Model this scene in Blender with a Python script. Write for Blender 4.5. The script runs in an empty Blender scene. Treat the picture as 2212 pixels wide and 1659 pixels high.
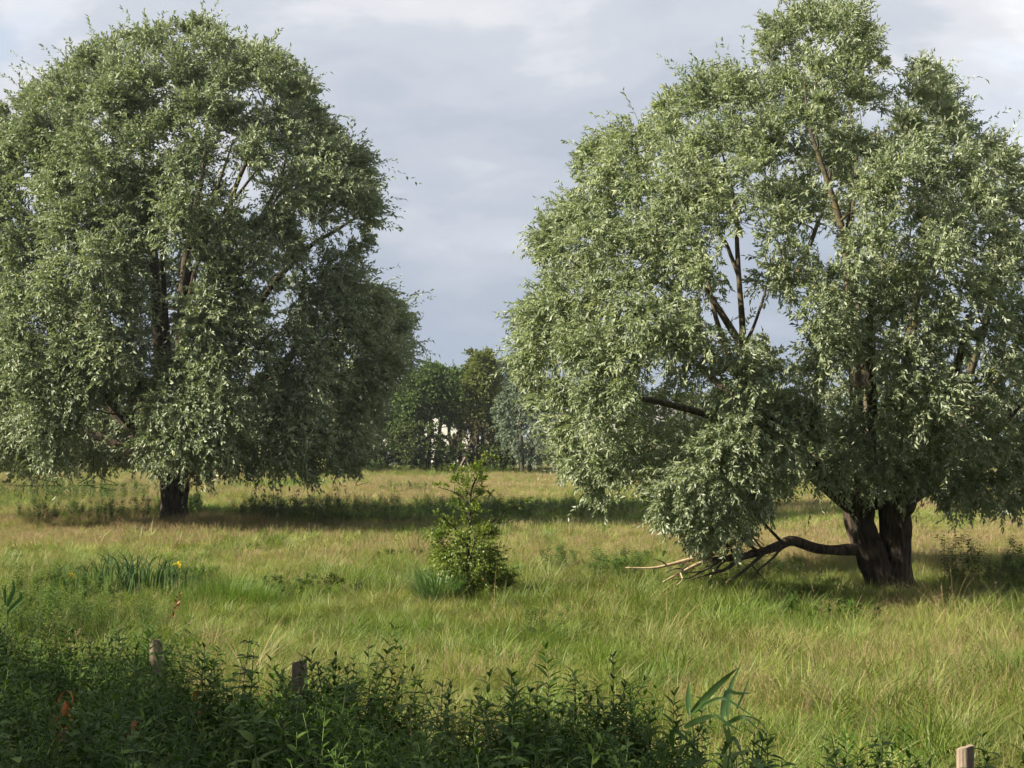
import bpy, math, random
import numpy as np
from mathutils import Vector, Matrix

# ------------------------------------------------------------------ camera, sky, sun, exposure
scene = bpy.context.scene
COL = scene.collection
EYE = 2.4                                  # eye height over the meadow
FPX = 1106 / math.tan(math.radians(20))    # focal length for a 2212 px wide picture
HORIZON = 945.0
PITCH = math.atan((HORIZON - 829.5) / FPX)

cam_data = bpy.data.cameras.new('camera')
cam_data.sensor_width = 36
cam_data.lens = 18 / math.tan(math.radians(20))
cam_data.clip_start = 0.1
cam_data.clip_end = 6000
camera = bpy.data.objects.new('camera', cam_data)
COL.objects.link(camera)
camera.location = (0, 0, EYE)
camera.rotation_euler = (math.pi / 2 + PITCH, 0, 0)
scene.camera = camera

SUN_AZ = np.array([0.955, 0.30]); SUN_AZ = SUN_AZ / np.linalg.norm(SUN_AZ)   # the way the light travels over the ground
SUN_EL = math.radians(35)
sun_data = bpy.data.lights.new('sun', 'SUN')
sun_data.energy = 5.0
sun_data.angle = math.radians(0.53)
sun_data.color = (1.0, 0.90, 0.73)
sun = bpy.data.objects.new('sun', sun_data)
COL.objects.link(sun)
sun.rotation_euler = Vector((-SUN_AZ[0] * math.cos(SUN_EL), -SUN_AZ[1] * math.cos(SUN_EL), math.sin(SUN_EL))).to_track_quat('Z', 'Y').to_euler()

world = bpy.data.worlds.new('World')
scene.world = world
world.use_nodes = True
wn = world.node_tree.nodes
wl = world.node_tree.links
wn.clear()
def wnode(t, **kw):
    n = wn.new(t)
    for k, v in kw.items(): setattr(n, k, v)
    return n
w_out = wnode('ShaderNodeOutputWorld')
w_bg = wnode('ShaderNodeBackground')
w_sky = wnode('ShaderNodeTexSky', sky_type='NISHITA', sun_disc=False)
w_sky.sun_elevation = SUN_EL
w_sky.sun_rotation = math.atan2(-SUN_AZ[0], -SUN_AZ[1])
w_tc = wnode('ShaderNodeTexCoord')
w_sep = wnode('ShaderNodeSeparateXYZ')
wl.new(w_tc.outputs['Generated'], w_sep.inputs[0])
def wmath(op, a, b=None, clamp=False):
    n = wnode('ShaderNodeMath', operation=op, use_clamp=clamp)
    for i, v in enumerate((a, b)):
        if v is None: continue
        if isinstance(v, (int, float)): n.inputs[i].default_value = v
        else: wl.new(v, n.inputs[i])
    return n.outputs[0]
zc = wmath('ADD', wmath('MAXIMUM', w_sep.outputs[2], 0.0), 0.28)
w_com = wnode('ShaderNodeCombineXYZ')
wl.new(wmath('DIVIDE', w_sep.outputs[0], zc), w_com.inputs[0])
wl.new(wmath('DIVIDE', w_sep.outputs[1], zc), w_com.inputs[1])
w_com.inputs[2].default_value = 4.3
def wnoise(scale, detail, rough, dist):
    n = wnode('ShaderNodeTexNoise')
    n.inputs['Scale'].default_value = scale
    n.inputs['Detail'].default_value = detail
    n.inputs['Roughness'].default_value = rough
    n.inputs['Distortion'].default_value = dist
    wl.new(w_com.outputs[0], n.inputs['Vector'])
    return n.outputs['Fac']
def wramp(fac, stops):
    r = wnode('ShaderNodeValToRGB')
    els = r.color_ramp.elements
    while len(els) < len(stops): els.new(0.5)
    for e, (p, c) in zip(els, stops):
        e.position = p
        e.color = (*c, 1)
    r.color_ramp.interpolation = 'EASE'
    wl.new(fac, r.inputs[0])
    return r.outputs[0]
def wmix(fac, a, b):
    m = wnode('ShaderNodeMix', data_type='RGBA')
    if isinstance(fac, float): m.inputs[0].default_value = fac
    else: wl.new(fac, m.inputs[0])
    wl.new(a, m.inputs[6]); wl.new(b, m.inputs[7])
    return m.outputs[2]
CLOUD = 2.02                                # the clouds are given for a background strength of 0.1
def cl(*c): return tuple(v * CLOUD for v in c)
cloud = wramp(wnoise(2.3, 6.0, 0.55, 0.25), [(0.36, cl(0.95, 1.03, 1.19)), (0.47, cl(1.10, 1.17, 1.30)), (0.55, cl(1.36, 1.39, 1.47)), (0.66, cl(1.72, 1.73, 1.79))])
sky_mul = wnode('ShaderNodeMix', data_type='RGBA')
blue_gap = wramp(wnoise(0.9, 4.0, 0.55, 0.5), [(0.62, (0, 0, 0)), (0.74, (0.4, 0.4, 0.4))])
low = wnode('ShaderNodeMapRange', interpolation_type='SMOOTHSTEP')      # thicker grey-blue cloud seen edge-on towards the horizon, all round
wl.new(w_sep.outputs[2], low.inputs['Value'])
for k_, v_ in (('From Min', 0.0), ('From Max', 0.30), ('To Min', 0.95), ('To Max', 0.0)): low.inputs[k_].default_value = v_
hz = wnode('ShaderNodeRGB'); hz.outputs[0].default_value = (*cl(0.68, 0.80, 1.00), 1)
final = wmix(low.outputs[0], wmix(blue_gap, cloud, w_sky.outputs[0]), hz.outputs[0])
wn.remove(sky_mul)
wl.new(final, w_bg.inputs['Color'])
w_bg.inputs['Strength'].default_value = 0.1
wl.new(w_bg.outputs[0], w_out.inputs[0])

scene.view_settings.view_transform = 'Standard'
scene.view_settings.look = 'None'
scene.view_settings.exposure = 1.55
scene.view_settings.gamma = 1
scene.view_settings.use_curve_mapping = False
scene.render.engine = 'CYCLES'
scene.cycles.max_bounces = 5
scene.cycles.diffuse_bounces = 3
scene.cycles.glossy_bounces = 1
scene.cycles.transmission_bounces = 2
scene.cycles.use_denoising = True
scene.cycles.use_adaptive_sampling = True
scene.cycles.adaptive_threshold = 0.018
scene.cycles.caustics_reflective = False
scene.cycles.caustics_refractive = False

# ------------------------------------------------------------------ places
CP, SP = math.cos(PITCH), math.sin(PITCH)
def at(x, y, d):
    """point at forward distance d metres seen at (x, y) of a 2212 x 1659 picture"""
    a = (x - 1106) / FPX
    b = (829.5 - y) / FPX
    v = np.array([a, CP - b * SP, SP + b * CP])
    return np.array([0, 0, EYE]) + v * (d / v[1])
def project(P):
    P = np.atleast_2d(P) - np.array([0, 0, EYE])
    fwd = P[:, 1] * CP + P[:, 2] * SP
    up = -P[:, 1] * SP + P[:, 2] * CP
    return 1106 + FPX * P[:, 0] / fwd, 829.5 - FPX * up / fwd
def ground_z(x, y):
    x = np.asarray(x, float); y = np.asarray(y, float)
    z = 0.05 * np.sin(x * 0.31 + 1.3) * np.cos(y * 0.23) + 0.04 * np.sin(x * 0.11 - y * 0.17 + 0.7)
    return z * np.clip((120 - np.abs(y)) / 40, 0, 1) * np.clip((90 - np.abs(x)) / 30, 0, 1)
def ground_at(x, y):
    a = (x - 1106) / FPX
    b = (829.5 - y) / FPX
    v = np.array([a, CP - b * SP, SP + b * CP])
    return np.array([0, 0, EYE]) + v * (EYE / -v[2])
def on_ground(p):
    return np.array([p[0], p[1], float(ground_z(p[0], p[1]))])

# ------------------------------------------------------------------ mesh helpers
def mesh_np(name, V, faces, rnd=None, smooth=False):
    """faces: list of int arrays (n,3) or (n,4)"""
    me = bpy.data.meshes.new(name)
    V = np.asarray(V, np.float32)
    me.vertices.add(len(V))
    me.vertices.foreach_set('co', V.ravel())
    faces = [np.asarray(f, np.int32) for f in faces if len(f)]
    nl = sum(f.size for f in faces)
    npoly = sum(len(f) for f in faces)
    me.loops.add(nl)
    me.loops.foreach_set('vertex_index', np.concatenate([f.ravel() for f in faces]))
    me.polygons.add(npoly)
    tot = np.concatenate([np.full(len(f), f.shape[1], np.int32) for f in faces])
    start = np.concatenate([[0], np.cumsum(tot)[:-1]]).astype(np.int32)
    me.polygons.foreach_set('loop_start', start)
    me.polygons.foreach_set('loop_total', tot)
    if smooth:
        me.polygons.foreach_set('use_smooth', np.ones(npoly, bool))
    me.update(calc_edges=True)
    if rnd is not None:
        a = me.attributes.new('rnd', 'FLOAT', 'FACE')
        a.data.foreach_set('value', np.asarray(rnd, np.float32))
    return me
class MB:
    def __init__(self): self.V = []; self.F = []; self.R = []; self.n = 0
    def add(self, V, faces, rnd=0.5):
        V = np.asarray(V, float).reshape(-1, 3)
        for f in faces:
            f = np.asarray(f, int)
            if not len(f): continue
            self.F.append(f + self.n)
            self.R.append(np.full(len(f), rnd) if np.isscalar(rnd) else np.asarray(rnd))
        self.V.append(V); self.n += len(V)
        return self
    def mesh(self, name, smooth=False):
        # group by face size so order of rnd matches
        f3 = [(f, r) for f, r in zip(self.F, self.R) if f.shape[1] == 3]
        f4 = [(f, r) for f, r in zip(self.F, self.R) if f.shape[1] == 4]
        faces, rn = [], []
        for g in (f3, f4):
            if g:
                faces.append(np.concatenate([a for a, b in g])); rn.append(np.concatenate([b for a, b in g]))
        return mesh_np(name, np.concatenate(self.V), faces, np.concatenate(rn), smooth)
def link(name, me, mat=None, parent=None, loc=None):
    o = bpy.data.objects.new(name, me)
    if mat is not None and me is not None and not me.materials: me.materials.append(mat)
    COL.objects.link(o)
    if parent is not None: o.parent = parent
    if loc is not None: o.location = loc
    return o
def tag(o, label=None, cat=None, group=None, kind=None):
    if label: o['label'] = label
    if cat: o['category'] = cat
    if group: o['group'] = group
    if kind: o['kind'] = kind
    return o
def thing(name, label, cat, loc=(0, 0, 0), group=None):
    o = bpy.data.objects.new(name, None)
    o.empty_display_size = 0.2
    COL.objects.link(o)
    o.location = loc
    return tag(o, label, cat, group)
def norm(v): return v / np.maximum(np.linalg.norm(v, axis=-1, keepdims=True), 1e-9)
def spline(pts, n):
    """Catmull-Rom through the points (columns may hold radii too)"""
    P = np.asarray(pts, float)
    P = np.vstack([2 * P[0] - P[1], P, 2 * P[-1] - P[-2]])
    m = len(P) - 3
    t = np.linspace(0, m - 1e-6, n)
    i = t.astype(int); u = (t - i)[:, None]
    a, b, c, d = P[i], P[i + 1], P[i + 2], P[i + 3]
    return 0.5 * (2 * b + (c - a) * u + (2 * a - 5 * b + 4 * c - d) * u ** 2 + (3 * b - a - 3 * c + d) * u ** 3)
def batch_tubes(P, R, nseg=3):
    """P (N,K,3), R (N,K): open tapered tubes"""
    N, K, _ = P.shape
    T = norm(np.gradient(P, axis=1))
    ref = np.where(np.abs(T[..., 2:3]) > 0.9, np.array([1.0, 0, 0]), np.array([0, 0, 1.0]))
    A = norm(np.cross(T, ref)); B = np.cross(T, A)
    th = np.arange(nseg) * 2 * np.pi / nseg
    V = P[:, :, None] + R[:, :, None, None] * (np.cos(th)[None, None, :, None] * A[:, :, None] + np.sin(th)[None, None, :, None] * B[:, :, None])
    base = (np.arange(N) * K * nseg)[:, None, None]
    k = (np.arange(K - 1) * nseg)[None, :, None]
    s = np.arange(nseg)[None, None, :]; s2 = (s + 1) % nseg
    q = np.stack([base + k + s, base + k + s2, base + k + nseg + s2, base + k + nseg + s], -1).reshape(-1, 4)
    return V.reshape(-1, 3), q
def wood_tube(pts, n, nseg, ridge=0.0, seed=0, lump=0.0, cap=True):
    """pts: rows x,y,z,r -> smooth tapered limb with bark ridges"""
    S = spline(pts, n)
    P, R = S[:, :3], np.maximum(S[:, 3], 0.002)
    rg = np.random.default_rng(seed)
    T = norm(np.gradient(P, axis=0))
    A = np.zeros_like(P); a = np.cross(T[0], [0.3, 0.9, 0.2]); a /= np.linalg.norm(a)
    for i in range(n):
        a = a - T[i] * a.dot(T[i]); a /= np.linalg.norm(a); A[i] = a
    B = np.cross(T, A)
    th = np.arange(nseg) * 2 * np.pi / nseg
    s = np.concatenate([[0], np.cumsum(np.linalg.norm(np.diff(P, axis=0), axis=1))])
    f = np.ones((n, nseg))
    if ridge:
        w = 0
        for k in range(4):
            m = rg.integers(5, nseg // 3 + 4)
            w = w + np.sin(m * th[None] + rg.uniform(0, 6) + 2.2 * np.sin(s[:, None] * rg.uniform(2, 6) + rg.uniform(0, 6)))
        f = f + ridge * (np.abs(w) / 2 - 0.6)
    if lump:
        w = 0
        for k in range(4):
            m = rg.integers(1, 4)
            w = w + np.sin(m * th[None] + rg.uniform(0, 6) + rg.uniform(-1, 1) * s[:, None]) * np.sin(s[:, None] * rg.uniform(2, 8) + rg.uniform(0, 6))
        f = f + lump * w / 2
    V = P[:, None] + (R[:, None] * f)[:, :, None] * (np.cos(th)[None, :, None] * A[:, None] + np.sin(th)[None, :, None] * B[:, None])
    k = (np.arange(n - 1) * nseg)[:, None]; j = np.arange(nseg)[None]; j2 = (j + 1) % nseg
    q = np.stack([k + j, k + j2, k + nseg + j2, k + nseg + j], -1).reshape(-1, 4)
    V = V.reshape(-1, 3)
    if cap:
        V = np.vstack([V, P[-1] + T[-1] * R[-1] * 0.4])
        l = (n - 1) * nseg; c = len(V) - 1
        tri = np.stack([l + np.arange(nseg), l + (np.arange(nseg) + 1) % nseg, np.full(nseg, c)], -1)
        return V, [q, tri]
    return V, [q]
def leaves(pos, dirn, nrm, L, W, rnd, fold=0.25, droop=0.12):
    """two-triangle folded leaves"""
    side = norm(np.cross(dirn, nrm)); up = np.cross(side, dirn)
    L = L[:, None]; W = W[:, None]
    b = pos
    tip = pos + dirn * L - up * L * droop
    m = pos + dirn * L * 0.42
    r = m + side * W * 0.5 + up * W * fold
    l = m - side * W * 0.5 + up * W * fold
    V = np.stack([b, r, tip, l], 1).reshape(-1, 3)
    i = np.arange(len(pos)) * 4
    F = np.stack([np.stack([i, i + 1, i + 2], -1), np.stack([i, i + 2, i + 3], -1)], 1).reshape(-1, 3)
    return V, F, np.repeat(rnd, 2)

# ------------------------------------------------------------------ materials
def material(name):
    m = bpy.data.materials.new(name)
    m.use_nodes = True
    nt = m.node_tree
    nt.nodes.clear()
    return m, nt.nodes, nt.links
def ramp(N, Lk, fac, stops):
    r = N.new('ShaderNodeValToRGB')
    els = r.color_ramp.elements
    while len(els) < len(stops): els.new(0.5)
    for e, (p, c) in zip(els, stops):
        e.position = p; e.color = (*c, 1)
    Lk.new(fac, r.inputs[0])
    return r.outputs[0]
def mixc(N, Lk, fac, a, b, mode='MIX'):
    m = N.new('ShaderNodeMix'); m.data_type = 'RGBA'; m.blend_type = mode
    for i, v in ((0, fac), (6, a), (7, b)):
        if isinstance(v, (int, float)): m.inputs[i].default_value = v
        elif isinstance(v, tuple): m.inputs[i].default_value = (*v, 1)
        else: Lk.new(v, m.inputs[i])
    return m.outputs[2]
def noise(N, Lk, scale, detail=3, vec=None, rough=0.5):
    n = N.new('ShaderNodeTexNoise')
    n.inputs['Scale'].default_value = scale; n.inputs['Detail'].default_value = detail; n.inputs['Roughness'].default_value = rough
    if vec is not None: Lk.new(vec, n.inputs['Vector'])
    return n.outputs['Fac']
def foliage_material(name, stops, under=None, rough=0.45, spec=0.4, trans=0.25, trans_tint=(1.15, 1.25, 0.55), patch=None, per_instance=0.0, source='rnd'):
    m, N, Lk = material(name)
    out = N.new('ShaderNodeOutputMaterial')
    geo = N.new('ShaderNodeNewGeometry')
    at_ = N.new('ShaderNodeAttribute'); at_.attribute_name = source
    fac = at_.outputs['Fac']
    if per_instance:
        oi = N.new('ShaderNodeObjectInfo')
        ma = N.new('ShaderNodeMath'); ma.operation = 'MULTIPLY_ADD'
        Lk.new(oi.outputs['Random'], ma.inputs[0]); ma.inputs[1].default_value = per_instance
        mb = N.new('ShaderNodeMath'); mb.operation = 'MULTIPLY'
        Lk.new(fac, mb.inputs[0]); mb.inputs[1].default_value = 1 - per_instance
        Lk.new(mb.outputs[0], ma.inputs[2])
        fac = ma.outputs[0]
    col = ramp(N, Lk, fac, stops)
    if patch:
        scale, colr, lo, hi = patch
        nz = noise(N, Lk, scale, 3, geo.outputs['Position'])
        f = ramp(N, Lk, nz, [(lo, (0, 0, 0)), (hi, (1, 1, 1))])
        col = mixc(N, Lk, f, col, mixc(N, Lk, 0.65, col, colr))
    top = col
    if under is not None:
        col = mixc(N, Lk, geo.outputs['Backfacing'], col, mixc(N, Lk, 0.75, col, under))
    bs = N.new('ShaderNodeBsdfPrincipled')
    Lk.new(col, bs.inputs['Base Color'])
    bs.inputs['Roughness'].default_value = rough
    bs.inputs['Specular IOR Level'].default_value = spec
    tr = N.new('ShaderNodeBsdfTranslucent')
    Lk.new(mixc(N, Lk, 1.0, top, trans_tint, 'MULTIPLY'), tr.inputs['Color'])
    ms = N.new('ShaderNodeMixShader'); ms.inputs[0].default_value = trans
    Lk.new(bs.outputs[0], ms.inputs[1]); Lk.new(tr.outputs[0], ms.inputs[2])
    Lk.new(ms.outputs[0], out.inputs['Surface'])
    return m
def bark_material(name, dark, light, scale=9, lichen=None, bump=0.6):
    m, N, Lk = material(name)
    out = N.new('ShaderNodeOutputMaterial')
    tc = N.new('ShaderNodeTexCoord')
    mp = N.new('ShaderNodeMapping'); mp.inputs['Scale'].default_value = (1, 1, 0.22)
    Lk.new(tc.outputs['Object'], mp.inputs['Vector'])
    n1 = noise(N, Lk, scale * 2.2, 6, mp.outputs[0], 0.65)
    n2 = noise(N, Lk, scale * 0.4, 3, tc.outputs['Object'])
    col = ramp(N, Lk, n1, [(0.36, dark), (0.62, light)])
    col = mixc(N, Lk, ramp(N, Lk, n2, [(0.4, (0, 0, 0)), (0.7, (0.5, 0.5, 0.5))]), col, dark)
    if lichen:
        n3 = noise(N, Lk, scale * 0.7, 5, tc.outputs['Object'], 0.7)
        col = mixc(N, Lk, ramp(N, Lk, n3, [(0.52, (0, 0, 0)), (0.62, (0.75, 0.75, 0.75))]), col, lichen)
    bs = N.new('ShaderNodeBsdfPrincipled')
    bs.inputs['Roughness'].default_value = 0.9
    bs.inputs['Specular IOR Level'].default_value = 0.2
    Lk.new(col, bs.inputs['Base Color'])
    bp = N.new('ShaderNodeBump'); bp.inputs['Strength'].default_value = bump; bp.inputs['Distance'].default_value = 0.02
    Lk.new(n1, bp.inputs['Height']); Lk.new(bp.outputs[0], bs.inputs['Normal'])
    Lk.new(bs.outputs[0], out.inputs['Surface'])
    return m

M = {}
M['willow'] = foliage_material('willow_leaf', [(0.0, (0.140, 0.180, 0.095)), (0.5, (0.222, 0.262, 0.148)), (0.9, (0.305, 0.33, 0.205)), (1.0, (0.30, 0.28, 0.10))],
                               under=(0.42, 0.46, 0.38), rough=0.56, spec=0.42, trans=0.36, trans_tint=(1.1, 1.2, 0.7))
M['willow_grey'] = foliage_material('grey_willow_leaf', [(0.0, (0.112, 0.150, 0.078)), (0.5, (0.190, 0.228, 0.122)), (0.9, (0.262, 0.29, 0.172)), (1.0, (0.28, 0.26, 0.10))],
                                    under=(0.38, 0.42, 0.34), rough=0.56, spec=0.42, trans=0.3, trans_tint=(1.1, 1.2, 0.7))
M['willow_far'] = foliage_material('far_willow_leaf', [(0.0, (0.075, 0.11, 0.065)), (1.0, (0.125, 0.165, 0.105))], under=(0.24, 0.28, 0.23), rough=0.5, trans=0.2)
M['alder'] = foliage_material('alder_leaf', stops=[(0.0, (0.055, 0.095, 0.028)), (1.0, (0.10, 0.145, 0.045))], spec=0.15, rough=0.5, trans=0.25)
M['ash'] = foliage_material('thin_tree_leaf', [(0.0, (0.09, 0.12, 0.025)), (1.0, (0.15, 0.17, 0.04))], rough=0.5, trans=0.3)
M['darkshrub'] = foliage_material('shrub_leaf', stops=[(0.0, (0.045, 0.070, 0.022)), (1.0, (0.085, 0.115, 0.036))], spec=0.15, rough=0.5, trans=0.2)
M['brownshrub'] = foliage_material('brown_shrub_leaf', [(0.0, (0.055, 0.060, 0.022)), (1.0, (0.105, 0.080, 0.032))], rough=0.55, trans=0.2)
M['hawthorn'] = foliage_material('hawthorn_leaf', [(0.0, (0.075, 0.125, 0.022)), (0.6, (0.155, 0.205, 0.035)), (0.89, (0.24, 0.27, 0.05)), (1.0, (0.30, 0.14, 0.045))], rough=0.4, trans=0.38)
M['grass'] = foliage_material('meadow_grass_blade', [(0.0, (0.075, 0.120, 0.018)), (0.4, (0.150, 0.200, 0.036)), (0.75, (0.225, 0.255, 0.06)), (1.0, (0.38, 0.31, 0.15))],
                              rough=0.55, spec=0.3, trans=0.35, patch=(0.22, (0.24, 0.25, 0.07), 0.42, 0.62), per_instance=0.35)
M['lush'] = foliage_material('lush_grass_blade', [(0.0, (0.050, 0.100, 0.014)), (0.6, (0.115, 0.180, 0.026)), (1.0, (0.19, 0.235, 0.045))], rough=0.5, spec=0.35, trans=0.35, patch=(0.35, (0.17, 0.17, 0.05), 0.45, 0.6), per_instance=0.4)
M['seed'] = foliage_material('grass_seed_head', [(0.0, (0.20, 0.145, 0.080)), (0.6, (0.30, 0.225, 0.13)), (1.0, (0.40, 0.31, 0.18))], rough=0.8, spec=0.1, trans=0.3, trans_tint=(1, 0.95, 0.85), per_instance=0.4)
M['sorrel'] = foliage_material('sorrel_seed_head', [(0.0, (0.24, 0.10, 0.06)), (1.0, (0.36, 0.19, 0.13))], rough=0.8, spec=0.1, trans=0.2, trans_tint=(1, 0.9, 0.8), per_instance=0.4)
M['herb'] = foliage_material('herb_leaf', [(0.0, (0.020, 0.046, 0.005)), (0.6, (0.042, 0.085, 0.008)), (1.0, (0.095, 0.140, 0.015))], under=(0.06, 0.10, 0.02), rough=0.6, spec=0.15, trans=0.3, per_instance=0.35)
M['nettle'] = foliage_material('nettle_leaf', [(0.0, (0.034, 0.072, 0.012)), (1.0, (0.075, 0.125, 0.022))], spec=0.15, rough=0.6, trans=0.22, per_instance=0.3)
M['pale_herb'] = foliage_material('pale_herb_leaf', [(0.0, (0.060, 0.110, 0.015)), (1.0, (0.125, 0.17, 0.030))], spec=0.2, rough=0.55, trans=0.28, per_instance=0.3)
M['iris'] = foliage_material('iris_leaf', [(0.0, (0.028, 0.062, 0.020)), (1.0, (0.058, 0.105, 0.032))], rough=0.5, spec=0.3, trans=0.2, per_instance=0.9)
M['reed'] = foliage_material('reed_leaf', [(0.0, (0.050, 0.110, 0.030)), (1.0, (0.085, 0.155, 0.050))], under=(0.14, 0.21, 0.14), rough=0.5, spec=0.35, trans=0.3, per_instance=0.9)
M['sedge'] = foliage_material('sedge_leaf', [(0.0, (0.07, 0.135, 0.045)), (1.0, (0.125, 0.20, 0.075))], rough=0.42, spec=0.45, trans=0.25, per_instance=0.3)
M['red_leaf'] = foliage_material('reddened_leaf', [(0.0, (0.24, 0.07, 0.018)), (1.0, (0.36, 0.14, 0.03))], rough=0.5, trans=0.3, trans_tint=(1.1, 0.8, 0.5), per_instance=0.9)
M['yellow'] = foliage_material('iris_petal', [(0.0, (0.75, 0.50, 0.02)), (1.0, (0.85, 0.62, 0.03))], rough=0.5, trans=0.35, trans_tint=(1, 0.95, 0.6))
M['cream'] = foliage_material('cream_flower', [(0.0, (0.45, 0.42, 0.28)), (1.0, (0.55, 0.52, 0.36))], rough=0.7, trans=0.2, trans_tint=(1, 1, 0.9))
M['pink'] = foliage_material('rose_petal', [(0.0, (0.6, 0.16, 0.2)), (1.0, (0.75, 0.3, 0.32))], rough=0.6, trans=0.2, trans_tint=(1, .9, .9))
M['bark'] = bark_material('willow_bark', (0.016, 0.012, 0.010), (0.095, 0.072, 0.052), bump=1.0)
M['limb'] = bark_material('willow_limb_bark', (0.032, 0.028, 0.022), (0.10, 0.085, 0.063), 14, lichen=(0.15, 0.12, 0.04), bump=0.4)
M['deadwood'] = bark_material('bleached_dead_wood', (0.30, 0.22, 0.13), (0.52, 0.42, 0.28), 12, bump=0.3)
M['twig'] = bark_material('twig_bark', (0.06, 0.055, 0.03), (0.12, 0.10, 0.05), 10, bump=0.2)
M['darktwig'] = bark_material('dark_twig_bark', (0.03, 0.025, 0.018), (0.08, 0.065, 0.045), 10, bump=0.2)
M['stem'] = bark_material('green_stem', (0.06, 0.09, 0.03), (0.10, 0.14, 0.05), 8, bump=0.1)
M['post'] = bark_material('weathered_post_wood', (0.12, 0.094, 0.072), (0.27, 0.215, 0.165), 11, bump=0.7)
M['endgrain'] = bark_material('post_end_grain', (0.15, 0.115, 0.085), (0.30, 0.235, 0.17), 14, bump=0.4)

def ground_material():
    m, N, Lk = material('meadow_soil_and_thatch')
    out = N.new('ShaderNodeOutputMaterial')
    geo = N.new('ShaderNodeNewGeometry')
    n1 = noise(N, Lk, 0.18, 4, geo.outputs['Position'])
    n2 = noise(N, Lk, 5.0, 5, geo.outputs['Position'], 0.7)
    col = mixc(N, Lk, ramp(N, Lk, n1, [(0.4, (0, 0, 0)), (0.62, (1, 1, 1))]), (0.10, 0.125, 0.028), (0.15, 0.14, 0.055))
    col = mixc(N, Lk, ramp(N, Lk, n2, [(0.35, (0, 0, 0)), (0.65, (1, 1, 1))]), mixc(N, Lk, 0.45, col, (0.04, 0.035, 0.015)), col)
    bs = N.new('ShaderNodeBsdfPrincipled'); bs.inputs['Roughness'].default_value = 0.95; bs.inputs['Specular IOR Level'].default_value = 0.1
    Lk.new(col, bs.inputs['Base Color'])
    bp = N.new('ShaderNodeBump'); bp.inputs['Strength'].default_value = 0.8; bp.inputs['Distance'].default_value = 0.08
    Lk.new(n2, bp.inputs['Height']); Lk.new(bp.outputs[0], bs.inputs['Normal'])
    Lk.new(bs.outputs[0], out.inputs['Surface'])
    return m
def plain_material(name, c, rough=0.6, vary=0.1):
    m, N, Lk = material(name)
    out = N.new('ShaderNodeOutputMaterial')
    tc = N.new('ShaderNodeTexCoord')
    n1 = noise(N, Lk, 0.8, 5, tc.outputs['Object'], 0.65)
    col = ramp(N, Lk, n1, [(0.3, tuple(v * (1 - vary) for v in c)), (0.7, c)])
    bs = N.new('ShaderNodeBsdfPrincipled'); bs.inputs['Roughness'].default_value = rough
    Lk.new(col, bs.inputs['Base Color']); Lk.new(bs.outputs[0], out.inputs['Surface'])
    return m
M['soil'] = ground_material()
M['white_sheet'] = plain_material('white_sheet_metal', (0.74, 0.73, 0.68), 0.5, 0.15)
M['grey_sheet'] = plain_material('grey_sheet_metal', (0.42, 0.44, 0.47), 0.5, 0.2)
M['dark_door'] = plain_material('dark_door_metal', (0.10, 0.11, 0.12), 0.6)
M['roof_tile'] = plain_material('old_roof_tile', (0.20, 0.19, 0.19), 0.8, 0.3)
M['house_brick'] = plain_material('pale_house_wall', (0.33, 0.29, 0.25), 0.8, 0.2)
M['glass'] = plain_material('dark_window_glass', (0.03, 0.035, 0.04), 0.1)

# ------------------------------------------------------------------ the ground
def axis(lo, hi, fine_lo, fine_hi, step):
    a = [lo, lo / 2 if lo < 0 else lo]
    g = list(np.arange(fine_lo, fine_hi + 0.01, step))
    ext = [fine_lo - d for d in (3000, 1200, 500, 200, 80, 30)] + g + [fine_hi + d for d in (30, 80, 200, 500, 1200, 3000)]
    return np.array(ext)
gx = axis(-3000, 3000, -90, 90, 1.5); gy = axis(-3000, 3000, -40, 130, 1.5)
X, Y = np.meshgrid(gx, gy)
GV = np.stack([X, Y, ground_z(X, Y)], -1).reshape(-1, 3)
nx, ny = len(gx), len(gy)
ii = (np.arange(ny - 1)[:, None] * nx + np.arange(nx - 1)[None]).reshape(-1)
GF = np.stack([ii, ii + 1, ii + nx + 1, ii + nx], -1)
ground = link('ground', mesh_np('ground', GV, [GF], smooth=True), M['soil'])
tag(ground, 'flat meadow ground under the tall grass', 'ground', kind='structure')

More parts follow.
